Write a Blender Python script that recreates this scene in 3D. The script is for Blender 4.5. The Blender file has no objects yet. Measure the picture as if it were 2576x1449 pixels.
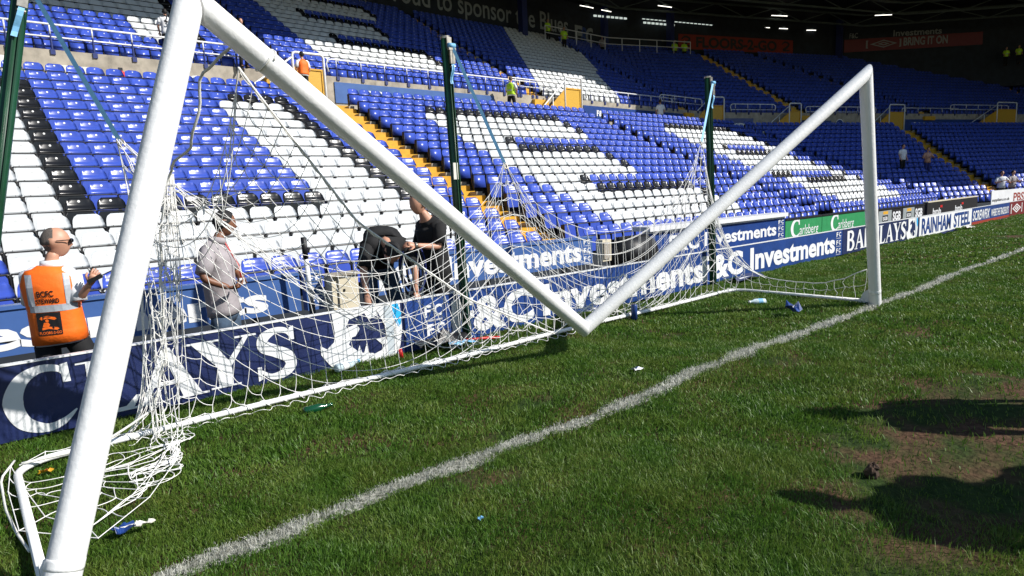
import bpy, bmesh, math, random
import numpy as np
from mathutils import Vector, Matrix
from mathutils.bvhtree import BVHTree
random.seed(7); rng = np.random.default_rng(7)
scene = bpy.context.scene
COL = scene.collection
# ------------------------------------------------------------------ camera
CAM = np.array([-3.8009, -2.5834, 1.3716])
CR = np.array([0.7512984, -0.6585059, -0.0438260])
CU = np.array([0.1272540, 0.0793850, 0.9886882])
CF = np.array([0.6475779, 0.7483769, -0.1434393])
FPX, PY = 1596.158, 723.03
cam = bpy.data.cameras.new("camera"); camo = bpy.data.objects.new("camera", cam); COL.objects.link(camo)
camo.matrix_world = Matrix(((CR[0], CU[0], -CF[0], CAM[0]), (CR[1], CU[1], -CF[1], CAM[1]), (CR[2], CU[2], -CF[2], CAM[2]), (0, 0, 0, 1)))
cam.sensor_width = 36.0; cam.lens = FPX / 2576 * 36.0; cam.clip_start = 0.05; cam.clip_end = 1000
scene.camera = camo
def proj(P):
    d = np.asarray(P, float) - CAM
    z = d @ CF
    return 1288 + FPX * (d @ CR) / z, PY - FPX * (d @ CU) / z, z
# ------------------------------------------------------------------ light
SUN_EL, SUN_AZ = math.radians(38), math.radians(37)     # az measured from -y towards +x
sdir = Vector((math.sin(SUN_AZ) * math.cos(SUN_EL), -math.cos(SUN_AZ) * math.cos(SUN_EL), math.sin(SUN_EL)))
w = bpy.data.worlds.new("World"); scene.world = w; w.use_nodes = True
nt = w.node_tree; bg = nt.nodes["Background"]
sky = nt.nodes.new("ShaderNodeTexSky"); sky.sky_type = 'NISHITA'; sky.sun_disc = False
sky.air_density = 1.2; sky.dust_density = .2; sky.ozone_density = 1.5; sky.sun_elevation = SUN_EL; sky.sun_rotation = math.pi - SUN_AZ
nt.links.new(sky.outputs[0], bg.inputs[0]); bg.inputs[1].default_value = 0.085
sl = bpy.data.lights.new("sun", 'SUN'); sl.energy = 5.0; sl.angle = math.radians(0.5); sl.color = (1.0, 0.96, 0.9)
so = bpy.data.objects.new("sun", sl); COL.objects.link(so); so.rotation_euler = sdir.to_track_quat('Z', 'Y').to_euler()
vs = scene.view_settings; vs.view_transform = 'Standard'; vs.look = 'None'; vs.gamma = 1; vs.exposure = 0.38
scene.cycles.max_bounces = 6

# ------------------------------------------------------------------ helpers
def tag(o, label=None, cat=None, group=None, kind=None):
    if label: o['label'] = label
    if cat: o['category'] = cat
    if group: o['group'] = group
    if kind: o['kind'] = kind
    return o
def thing(name, label, cat, loc=(0, 0, 0), group=None):
    o = bpy.data.objects.new(name, None); COL.objects.link(o); o.location = loc; o.empty_display_size = 0.1
    return tag(o, label, cat, group)
def unit(v): v = np.asarray(v, float); return v / (np.linalg.norm(v) + 1e-12)
class MB:
    def __init__(s): s.v = []; s.f = []; s.m = []
    def add(s, V, F, mi=0):
        n = len(s.v); s.v += [tuple(map(float, p)) for p in V]; s.f += [tuple(i + n for i in q) for q in F]; s.m += [mi] * len(F)
    def box(s, c, size, mi=0, ax=None):
        c = np.asarray(c, float); A = np.eye(3) if ax is None else np.asarray(ax, float)
        V = [c + sum(A[k] * size[k] * .5 * sg[k] for k in range(3)) for sg in ((-1,-1,-1),(1,-1,-1),(1,1,-1),(-1,1,-1),(-1,-1,1),(1,-1,1),(1,1,1),(-1,1,1))]
        s.add(V, [(0,3,2,1),(4,5,6,7),(0,1,5,4),(1,2,6,5),(2,3,7,6),(3,0,4,7)], mi)
    def tube(s, P, r, n=8, mi=0, caps=True, endn=None, mitre=False):
        P = [np.asarray(p, float) for p in P]; m = len(P)
        rs = r if hasattr(r, '__len__') else [r] * m
        T = [unit(P[min(i + 1, m - 1)] - P[max(i - 1, 0)]) for i in range(m)]
        a = np.array([0, 0, 1.]) if abs(T[0][2]) < .9 else np.array([1., 0, 0])
        X = unit(np.cross(T[0], a)); V = []
        for i in range(m):
            X = unit(X - T[i] * (X @ T[i])); Y = np.cross(T[i], X)
            seg = None
            if mitre and 0 < i < m - 1:
                d0 = unit(P[i] - P[i - 1]); X0 = unit(X - d0 * (X @ d0)); Y0 = np.cross(d0, X0); nn = T[i]; seg = d0
            elif endn is not None and endn[0 if i == 0 else 1] is not None:
                d0 = T[i]; X0 = X; Y0 = Y; nn = unit(endn[0 if i == 0 else 1]); seg = d0
            for k in range(n):
                t = 2 * math.pi * k / n
                if seg is None: V.append(P[i] + rs[i] * (math.cos(t) * X + math.sin(t) * Y))
                else:
                    q = rs[i] * (math.cos(t) * X0 + math.sin(t) * Y0); den = seg @ nn
                    V.append(P[i] + q - seg * ((q @ nn) / (den if abs(den) > .2 else math.copysign(.2, den))))
        F = [(i * n + k, i * n + (k + 1) % n, (i + 1) * n + (k + 1) % n, (i + 1) * n + k) for i in range(m - 1) for k in range(n)]
        if caps: F += [tuple(range(n))[::-1], tuple((m - 1) * n + k for k in range(n))]
        s.add(V, F, mi)
    def poly(s, pts, mi=0): s.add(pts, [tuple(range(len(pts)))], mi)
    def build(s, name, mats, parent=None, smooth=False, loc=None):
        me = bpy.data.meshes.new(name); me.from_pydata(s.v, [], s.f)
        if not isinstance(mats, (list, tuple)): mats = [mats]
        for x in mats: me.materials.append(x)
        me.polygons.foreach_set('material_index', s.m)
        if smooth: me.polygons.foreach_set('use_smooth', [True] * len(s.f))
        me.update()
        o = bpy.data.objects.new(name, me); COL.objects.link(o)
        if parent:
            o.parent = parent
            L = Vector(parent.location)
            if parent.parent: L += Vector(parent.parent.location)
            me.transform(Matrix.Translation(-L))
        return o
def big_mesh(name, V, F4, mats, mi, smooth=False):
    """fast mesh from numpy arrays: V (n,3), F4 (m,k)"""
    me = bpy.data.meshes.new(name); V = np.asarray(V, np.float32); F4 = np.asarray(F4, np.int32); k = F4.shape[1]
    me.vertices.add(len(V)); me.vertices.foreach_set('co', V.ravel())
    me.loops.add(F4.size); me.loops.foreach_set('vertex_index', F4.ravel())
    me.polygons.add(len(F4)); me.polygons.foreach_set('loop_start', np.arange(0, F4.size, k, dtype=np.int32))
    for x in mats: me.materials.append(x)
    me.polygons.foreach_set('material_index', np.asarray(mi, np.int32))
    if smooth: me.polygons.foreach_set('use_smooth', np.ones(len(F4), bool))
    me.update(calc_edges=True)
    o = bpy.data.objects.new(name, me); COL.objects.link(o); return o
# ------------------------------------------------------------------ materials
def mat(name, col, rough=.6, var=0., scale=8., metal=0., spec=.5, bump=0., bscale=60., emit=0., col2=None, coord='Object', coat=0.):
    m = bpy.data.materials.new(name); m.use_nodes = True; t = m.node_tree; b = t.nodes['Principled BSDF']
    b.inputs['Base Color'].default_value = (*col, 1); b.inputs['Roughness'].default_value = rough
    b.inputs['Metallic'].default_value = metal; b.inputs['Specular IOR Level'].default_value = spec
    if coat: b.inputs['Coat Weight'].default_value = coat; b.inputs['Coat Roughness'].default_value = .12
    tc = t.nodes.new('ShaderNodeTexCoord')
    if var > 0 or col2:
        n = t.nodes.new('ShaderNodeTexNoise'); n.inputs['Scale'].default_value = scale; n.inputs['Detail'].default_value = 6
        t.links.new(tc.outputs[coord], n.inputs['Vector'])
        r = t.nodes.new('ShaderNodeValToRGB'); r.color_ramp.elements[0].position = .32; r.color_ramp.elements[1].position = .68
        c2 = col2 or tuple(min(1, x * (1 + var)) for x in col); c1 = col if col2 else tuple(x * (1 - var) for x in col)
        r.color_ramp.elements[0].color = (*c1, 1); r.color_ramp.elements[1].color = (*c2, 1)
        t.links.new(n.outputs['Fac'], r.inputs[0]); t.links.new(r.outputs[0], b.inputs['Base Color'])
    if bump > 0:
        n = t.nodes.new('ShaderNodeTexNoise'); n.inputs['Scale'].default_value = bscale; n.inputs['Detail'].default_value = 4
        t.links.new(tc.outputs[coord], n.inputs['Vector'])
        bp = t.nodes.new('ShaderNodeBump'); bp.inputs['Strength'].default_value = bump; bp.inputs['Distance'].default_value = .02
        t.links.new(n.outputs['Fac'], bp.inputs['Height']); t.links.new(bp.outputs[0], b.inputs['Normal'])
    if emit: b.inputs['Emission Color'].default_value = (*col, 1); b.inputs['Emission Strength'].default_value = emit
    return m
M = {}
M['seat_blue'] = mat('seat_blue', (.042, .082, .43), .30, .16, 1.7, bump=.05, bscale=9)
M['seat_white'] = mat('seat_white', (.62, .64, .65), .36, .06, 1.9, bump=.05, bscale=9)
M['seat_black'] = mat('seat_black', (.010, .010, .011), .26, .3, 3, bump=.05, bscale=9)
M['disc'] = mat('seat_number', (.75, .75, .72), .5, .05)
M['disc_grey'] = mat('seat_number_grey', (.50, .51, .50), .5, .05)
M['rail_black'] = mat('seat_bracket', (.008, .008, .01), .45, .2)
M['concrete'] = mat('concrete', (.36, .32, .26), .9, .22, 3.0, bump=.3)
M['tread'] = mat('terrace_tread', (.05, .048, .045), .95, .4, 2.0, bump=.3)
M['yellow'] = mat('yellow_paint', (.62, .33, .018), .55, .12, 4)
M['mesh_yellow'] = mat('yellow_mesh', (.60, .34, .03), .5, .35, 60)
M['white_paint'] = mat('white_paint', (.84, .84, .83), .35, .04, 6, bump=.12, bscale=45)
M['rail_white'] = mat('rail_white', (.74, .75, .76), .3, .05)
M['blue_steel'] = mat('blue_steel', (.018, .03, .14), .45, .15)
M['black'] = mat('black_plastic', (.008, .008, .009), .5, .2)
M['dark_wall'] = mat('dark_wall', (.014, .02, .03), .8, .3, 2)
M['roof_dark'] = mat('roof_sheet', (.012, .013, .012), .85, .3, 2)
M['truss'] = mat('truss_steel', (.10, .13, .12), .6, .2)
M['vinyl_navy'] = mat('navy_vinyl', (.015, .024, .090), .38, .2, 3.5, bump=.25, bscale=14)
M['vinyl_blue'] = mat('blue_vinyl', (.016, .050, .21), .36, .15, 3.5, bump=.2, bscale=12)
M['hoard_blue'] = mat('hoarding_blue', (.055, .12, .32), .33, .1, 2.5, bump=.1, bscale=10)
M['white_ink'] = mat('white_ink', (.76, .77, .78), .42, .05, 3, bump=.2, bscale=14)
M['dim_ink'] = mat('dim_grey_ink', (.26, .29, .29), .6, .1)  # grey print; banner lettering darkened for the shade under the roof
M['cyan_ink'] = mat('cyan_ink', (.03, .42, .80), .4)
M['grey_ink'] = mat('grey_ink', (.50, .56, .60), .4)
M['green_board'] = mat('green_board', (.03, .26, .09), .45, .1)
M['black_board'] = mat('black_board', (.010, .009, .010), .5, .2)
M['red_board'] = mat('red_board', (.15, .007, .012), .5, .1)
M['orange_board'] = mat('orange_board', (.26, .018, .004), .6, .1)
M['orange'] = mat('hi_vis_orange', (.95, .16, .008), .65, .07, 7, bump=.3, bscale=16)
M['hivis'] = mat('hi_vis_yellow', (.52, .85, .03), .65, .1)
M['reflect'] = mat('reflective_tape', (.40, .43, .47), .4, .1, 30)
M['green_pole'] = mat('green_pole', (.008, .05, .022), .34, .3, 5)
M['steel'] = mat('zinc_steel', (.42, .38, .32), .35, .3, 30, metal=.8)
M['strap'] = mat('strap_blue', (.17, .42, .66), .6, .1, 60)
M['cord'] = mat('net_cord', (.80, .79, .76), .75, .08, 40)
M['rope'] = mat('rope', (.70, .69, .64), .85, .15, 90, bump=.08, bscale=160)
M['skin'] = mat('skin_fair', (.50, .26, .17), .5, .1, 12)
M['skin_brown'] = mat('skin_brown', (.20, .085, .045), .5, .1, 12)
M['hair_grey'] = mat('hair_grey', (.11, .092, .080), .8, .3, 120, bump=.4, bscale=300)
M['hair_black'] = mat('hair_black', (.006, .005, .005), .7, .3, 120, bump=.4, bscale=300)
M['hair_brown'] = mat('hair_brown', (.03, .016, .009), .8, .3, 100)
M['shirt_white'] = mat('shirt_white', (.74, .75, .78), .8, .05, 9, bump=.3, bscale=14)
M['shirt_grey'] = mat('shirt_grey', (.33, .30, .31), .9, .07, 10, bump=.4, bscale=16)
M['cloth_black'] = mat('cloth_black', (.005, .005, .006), .85, .3, 10, bump=.3, bscale=14)
M['cloth_charcoal'] = mat('cloth_charcoal', (.008, .008, .008), .9, .3, 10, bump=.3, bscale=14)
M['denim'] = mat('denim', (.045, .075, .12), .9, .3, 14, bump=.3, bscale=18)
M['blue_cloth'] = mat('blue_cloth', (.02, .03, .16), .9, .2)
M['glass_dark'] = mat('dark_lens', (.004, .004, .005), .1)
M['cream'] = mat('cream_enamel', (.62, .56, .42), .5, .1, 5)
M['green_glass'] = mat('green_glass', (.004, .055, .02), .12, .2, spec=.8)
M['clear'] = mat('bottle_plastic', (.55, .66, .70), .12, .2, 20, spec=.8)
M['lamp'] = mat('lit_tube', (1, .96, .86), .5, emit=2)
M['daylight'] = mat('daylight_sheet', (.75, .85, .8), .5, emit=.55)
M['sign_green'] = mat('sign_green', (.03, .35, .2), .5)
M['red'] = mat('red_plastic', (.55, .02, .02), .4)
M['paper'] = mat('paper', (.7, .68, .6), .8, .05)
M['soil'] = mat('clod', (.06, .035, .022), .95, .3, 20, bump=.6)
M['purple'] = mat('purple_board', (.10, .04, .22), .5)

def scuff(m, col, lo, hi, scale, stretch=(1, 1, 1), amt=.8):
    t = m.node_tree; b = t.nodes['Principled BSDF']; src = b.inputs['Base Color'].links[0].from_socket if b.inputs['Base Color'].links else None
    tc = t.nodes.new('ShaderNodeTexCoord'); mp = t.nodes.new('ShaderNodeMapping'); mp.inputs['Scale'].default_value = stretch; n = t.nodes.new('ShaderNodeTexNoise'); n.inputs['Scale'].default_value = scale; n.inputs['Detail'].default_value = 9; n.inputs['Roughness'].default_value = .68
    t.links.new(tc.outputs['Object'], mp.inputs[0]); t.links.new(mp.outputs[0], n.inputs['Vector']); r = t.nodes.new('ShaderNodeMapRange'); r.inputs[1].default_value = lo; r.inputs[2].default_value = hi; r.inputs[4].default_value = amt; t.links.new(n.outputs['Fac'], r.inputs[0])
    x = t.nodes.new('ShaderNodeMix'); x.data_type = 'RGBA'; t.links.new(r.outputs[0], x.inputs[0]); x.inputs[7].default_value = (*col, 1)
    if src: t.links.new(src, x.inputs[6])
    else: x.inputs[6].default_value = b.inputs['Base Color'].default_value
    t.links.new(x.outputs[2], b.inputs['Base Color'])
scuff(M['white_paint'], (.45, .42, .34), .64, .76, 7, (1.6, 1.6, .7), .6); scuff(M['white_paint'], (.22, .19, .15), .72, .80, 26, (1, 1, 1), .8)
for k in ('vinyl_navy', 'vinyl_blue', 'hoard_blue'): scuff(M[k], (.20, .22, .26), .60, .80, 2.2, (1, 1, 2.5), .30)
scuff(M['white_ink'], (.42, .42, .40), .62, .80, 3, (1, 1, 1.5), .45); scuff(M['concrete'], (.12, .11, .09), .55, .75, 3.5, (1, 1, .5), .6); scuff(M['yellow'], (.20, .13, .04), .58, .72, 5, (1, 1, 1), .7)
for k in ('seat_blue', 'seat_white', 'seat_black'): scuff(M[k], (.30, .30, .29), .64, .80, 11, (1, 1, 1), .28)
# ---- turf materials : colour by place (worn soil, dark soil under grass, faded white line)
def node_math(t, op, a, b=None):
    n = t.nodes.new('ShaderNodeMath'); n.operation = op
    for i, x in enumerate((a, b)):
        if x is None: continue
        if isinstance(x, (int, float)): n.inputs[i].default_value = x
        else: t.links.new(x, n.inputs[i])
    return n.outputs[0]
def turf_mat(name, blade):
    m = bpy.data.materials.new(name); m.use_nodes = True; t = m.node_tree; b = t.nodes['Principled BSDF']
    b.inputs['Roughness'].default_value = .48 if blade else .95; b.inputs['Specular IOR Level'].default_value = .34 if blade else .1
    g = t.nodes.new('ShaderNodeNewGeometry'); sep = t.nodes.new('ShaderNodeSeparateXYZ'); t.links.new(g.outputs['Position'], sep.inputs[0])
    def noise(s, d=4):
        n = t.nodes.new('ShaderNodeTexNoise'); n.inputs['Scale'].default_value = s; n.inputs['Detail'].default_value = d; t.links.new(g.outputs['Position'], n.inputs['Vector']); return n.outputs['Fac']
    def ramp(f, p0, c0, p1, c1):
        r = t.nodes.new('ShaderNodeValToRGB'); r.color_ramp.elements[0].position = p0; r.color_ramp.elements[1].position = p1
        r.color_ramp.elements[0].color = (*c0, 1); r.color_ramp.elements[1].color = (*c1, 1); t.links.new(f, r.inputs[0]); return r.outputs[0]
    def mix(f, a, c):
        x = t.nodes.new('ShaderNodeMix'); x.data_type = 'RGBA'; t.links.new(f, x.inputs[0]); t.links.new(a, x.inputs[6]); t.links.new(c, x.inputs[7]); return x.outputs[2]
    if blade:
        base = mix(ramp(noise(2.6, 5), .40, (0, 0, 0), .62, (1, 1, 1)), ramp(noise(38, 2), .3, (.040, .112, .012), .7, (.115, .225, .026)), ramp(noise(50, 2), .3, (.060, .135, .014), .75, (.22, .285, .055)))
        white = ramp(noise(30), .3, (.36, .37, .31), .7, (.72, .72, .66))
        w0, amp = .050, .05
    else:
        base = mix(ramp(noise(2.2, 5), .42, (0, 0, 0), .6, (1, 1, 1)), ramp(noise(22), .3, (.016, .034, .008), .7, (.038, .060, .016)), ramp(noise(26), .3, (.050, .028, .017), .7, (.120, .068, .042)))
        white = ramp(noise(34), .36, (.05, .06, .035), .62, (.42, .41, .36))
        w0, amp = .050, .03
    e = node_math(t, 'ABSOLUTE', sep.outputs['Y'])
    e = node_math(t, 'ADD', e, node_math(t, 'MULTIPLY', node_math(t, 'SUBTRACT', noise(7 if blade else 5), .5), amp * (.9 if blade else 1.2)))
    e = node_math(t, 'ADD', e, node_math(t, 'MULTIPLY', node_math(t, 'SUBTRACT', noise(2.7, 5), .56), .22))
    if blade: e = node_math(t, 'ADD', e, node_math(t, 'MULTIPLY', node_math(t, 'SUBTRACT', noise(75, 1), .42), .16))
    e2 = node_math(t, 'LESS_THAN', e, w0)
    f = e2
    out = mix(f, base, white); t.links.new(out, b.inputs['Base Color'])
    if blade:
        tr = t.nodes.new('ShaderNodeBsdfTranslucent'); t.links.new(out, tr.inputs[0]); ms = t.nodes.new('ShaderNodeMixShader'); ms.inputs[0].default_value = .35
        t.links.new(b.outputs[0], ms.inputs[1]); t.links.new(tr.outputs[0], ms.inputs[2]); t.links.new(ms.outputs[0], t.nodes['Material Output'].inputs['Surface'])
    else:
        bp = t.nodes.new('ShaderNodeBump'); bp.inputs['Strength'].default_value = .7; bp.inputs['Distance'].default_value = .03; t.links.new(noise(30, 8), bp.inputs['Height']); t.links.new(bp.outputs[0], b.inputs['Normal'])
    return m
M['blade'] = turf_mat('grass_blade', True); M['ground'] = turf_mat('pitch_soil', False)

# ------------------------------------------------------------------ ground
def hfield(x, y):
    return .012 * np.sin(x * 2.1 + 1.3 * np.sin(y * 1.7)) + .010 * np.sin(y * 3.3 + x * 1.1) + .006 * np.sin(x * 7.3 + y * 5.1)
g = MB(); nx, ny = 150, 60
xs = np.concatenate([np.linspace(-12, 12, 110), np.linspace(12.6, 90, 41)]); ys = np.concatenate([np.linspace(-60, -6, 12), np.linspace(-5.8, 2.46, 60)])
XX, YY = np.meshgrid(xs, ys, indexing='ij'); ZZ = hfield(XX, YY) * np.exp(-np.maximum(0, -YY - 6) * .2) - .004
V = np.stack([XX, YY, ZZ], -1).reshape(-1, 3); n1, n2 = len(xs), len(ys)
I = (np.arange(n1 - 1)[:, None] * n2 + np.arange(n2 - 1)[None]).ravel(); F = np.stack([I, I + n2, I + n2 + 1, I + 1], -1)
tag(big_mesh('pitch_ground', V, F, [M['ground']], np.zeros(len(F)), True), kind='structure')
b = MB(); b.box((36, 2.485, -.25), (100, .05, .49)); b.build('pitch_edge', M['tread']); tag(bpy.data.objects['pitch_edge'], kind='structure')
b = MB(); b.box((36, 5.0, -.50), (100, 5.1, .08)); tag(b.build('perimeter_track', M['tread']), kind='structure')

# ------------------------------------------------------------------ grass blades (stuff)
def fbm(x, y, s, seed=0):
    r = np.random.default_rng(seed); out = np.zeros_like(x); a = 1.
    for o in range(4):
        for k in range(3):
            t, ph = r.uniform(0, 6.28, 2); out += a * np.sin(s * (x * math.cos(t) + y * math.sin(t)) + ph + 1.5 * np.sin(s * .6 * (y * math.cos(t) - x * math.sin(t)) + ph))
        s *= 2.03; a *= .55
    return out / 4.2
def worn(x, y):
    """0 = full grass, 1 = bare soil"""
    n = fbm(x, y, 3.2, 3); n2 = fbm(x, y, 9., 5)
    wv = np.clip((n - .75) * 2.4, 0, .85)
    d = ((x - .15) / 1.5) ** 2 + ((y + 1.75) / .62) ** 2
    wv = np.maximum(wv, np.clip((1.15 - d) * 1.5 + n2 * .55, 0, .93))
    d = ((x + 1.35) / .55) ** 2 + ((y + 1.9) / .25) ** 2
    wv = np.maximum(wv, np.clip((1.0 - d) * 1.2 + n2 * .5, 0, .8))
    for cx, cy, r in ((-1.9, -.3, .18), (-1.05, .45, .22), (.9, -.35, .3), (-1.6, .15, .14), (2.6, -.7, .35), (1.2, .9, .16)):
        wv = np.maximum(wv, np.clip(1.1 - ((x - cx) ** 2 + (y - cy) ** 2 * 2.5) / r ** 2 + n2 * .5, 0, .8))
    wv = np.maximum(wv, np.clip(1.2 - np.abs(y + .05) / .12, 0, 1) * np.clip((n2 + .15), 0, .45))
    return wv
def blades(N, region, hmin, hmax, wid, seed):
    r = np.random.default_rng(seed); x0, x1, y0, y1, d0, d1 = region
    x = r.uniform(x0, x1, N); y = r.uniform(y0, y1, N)
    d = np.hypot(x - CAM[0], y - CAM[1]); P = np.stack([x, y, np.zeros(N)], -1) - CAM
    z = P @ CF; px = 1288 + FPX * (P @ CR) / z; py = PY - FPX * (P @ CU) / z
    k = (d >= d0) & (d < d1) & (z > .2) & (px > -140) & (px < 2720) & (py < 1620) & (y < 2.32)
    x, y = x[k], y[k]; k = r.random(len(x)) > worn(x, y); x, y = x[k], y[k]; n = len(x)
    # clumps: pull towards clump centres, lean per clump
    a = fbm(x, y, 5., 11) * 4.0 + r.normal(0, 1.5, n); cl = .82 + .5 * fbm(x, y, 8., 12)
    h = r.uniform(hmin, hmax, n) * np.clip(cl, .45, 1.4); lean = np.abs(r.normal(.6, .5, n)) * h
    ox, oy = np.cos(a) * lean, np.sin(a) * lean; zt = hfield(x, y)
    t = r.uniform(0, 6.28, n); wx, wy = np.cos(t) * wid * .5, np.sin(t) * wid * .5
    sc = r.uniform(.6, 1.3, n); wx *= sc; wy *= sc
    V = np.empty((n, 5, 3))
    V[:, 0] = np.stack([x - wx, y - wy, zt - .003], -1); V[:, 1] = np.stack([x + wx, y + wy, zt - .003], -1)
    V[:, 2] = np.stack([x + ox * .4 - wx * .8, y + oy * .4 - wy * .8, zt + h * .6], -1); V[:, 3] = np.stack([x + ox * .4 + wx * .8, y + oy * .4 + wy * .8, zt + h * .6], -1)
    V[:, 4] = np.stack([x + ox, y + oy, zt + h], -1)
    base = np.arange(n)[:, None] * 5
    F = np.concatenate([base + np.array([0, 1, 3]), base + np.array([0, 3, 2]), base + np.array([2, 3, 4])])
    return V.reshape(-1, 3), F
parts = [blades(1150000, (-5, 1.5, -3.5, 2.32, 0, 3.4), .010, .036, .0030, 1),
         blades(700000, (-5, 6, -4, 2.32, 3.4, 6.0), .014, .042, .0055, 2),
         blades(650000, (-5, 14, -5, 2.32, 6.0, 12), .016, .042, .010, 3),
         blades(420000, (0, 46, -9, 2.32, 12, 44), .022, .045, .026, 4)]
Vs, Fs, o = [], [], 0
for V, F in parts: Vs.append(V); Fs.append(F + o); o += len(V)
Fs = np.concatenate(Fs)
tag(big_mesh('grass', np.concatenate(Vs), Fs, [M['blade']], np.zeros(len(Fs))), 'short worn green pitch grass with a faded white goal line', 'grass', kind='stuff')
del Vs, Fs, parts

# ------------------------------------------------------------------ text and glyphs
_tc = {}
def text_geo(s, bold):
    k = (s, bold)
    if k in _tc: return _tc[k]
    cu = bpy.data.curves.new('t', 'FONT'); cu.body = s; cu.offset = bold; cu.resolution_u = 3
    o = bpy.data.objects.new('t', cu); COL.objects.link(o); bpy.context.view_layer.update()
    me = bpy.data.meshes.new_from_object(o.evaluated_get(bpy.context.evaluated_depsgraph_get()))
    V = np.array([v.co[:2] for v in me.vertices]); F = [tuple(p.vertices) for p in me.polygons]
    bpy.data.objects.remove(o); bpy.data.curves.remove(cu); bpy.data.meshes.remove(me)
    lo, hi = V.min(0), V.max(0); V = (V - lo) / (hi - lo); _tc[k] = (V, F); return V, F
class Plane:
    """flat panel frame: O origin, u right, v up, n towards the viewer"""
    def __init__(s, O, u, v): s.O = np.asarray(O, float); s.u = unit(u); s.v = unit(v); s.n = np.cross(s.u, s.v)
    def p(s, a, b, d=0.): return s.O + s.u * a + s.v * b + s.n * d
def put_text(mb, pl, s, a0, a1, b0, b1, d=.004, bold=.02, mi=0, shear=0.):
    V, F = text_geo(s, bold)
    mb.add([pl.p(a0 + x * (a1 - a0) + shear * y * (b1 - b0), b0 + y * (b1 - b0), d) for x, y in V], F, mi)
def slab(mb, pl, a0, a1, b0, b1, d0=-.02, d1=0., mi=0):
    mb.box(pl.p((a0 + a1) / 2, (b0 + b1) / 2, (d0 + d1) / 2), (a1 - a0, b1 - b0, d1 - d0), mi, (pl.u, pl.v, pl.n))
def rect(mb, pl, a0, a1, b0, b1, d, mi=0): mb.poly([pl.p(a0, b0, d), pl.p(a1, b0, d), pl.p(a1, b1, d), pl.p(a0, b1, d)], mi)
def strip(mb, pl, pts, d, mi=0, box=(0, 1, 0, 1)):
    """pts: (x, y, width) path in unit box -> ribbon"""
    a0, a1, b0, b1 = box; P = np.array([(p[0], p[1]) for p in pts], float); n = len(P)
    # catmull subdivision
    Q, Wd = [], []
    for i in range(n - 1):
        p0, p1, p2, p3 = P[max(i - 1, 0)], P[i], P[i + 1], P[min(i + 2, n - 1)]
        for t in np.linspace(0, 1, 7)[: 7 if i == n - 2 else 6]:
            Q.append(.5 * (2 * p1 + (p2 - p0) * t + (2 * p0 - 5 * p1 + 4 * p2 - p3) * t * t + (3 * p1 - p0 - 3 * p2 + p3) * t ** 3)); Wd.append(pts[i][2] * (1 - t) + pts[i + 1][2] * t)
    Q = np.array(Q); T = np.gradient(Q, axis=0); T /= np.linalg.norm(T, axis=1)[:, None] + 1e-9; N = np.stack([-T[:, 1], T[:, 0]], -1)
    V = []
    for q, nn, ww in zip(Q, N, Wd):
        for sg in (-1, 1):
            e = q + nn * ww * .5 * sg; V.append(pl.p(a0 + e[0] * (a1 - a0), b0 + e[1] * (b1 - b0), d))
    mb.add(V, [(2 * i, 2 * i + 2, 2 * i + 3, 2 * i + 1) for i in range(len(Q) - 1)], mi)
def ply(mb, pl, pts, d, mi, box):
    a0, a1, b0, b1 = box; mb.poly([pl.p(a0 + x * (a1 - a0), b0 + y * (b1 - b0), d) for x, y in pts], mi)
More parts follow.
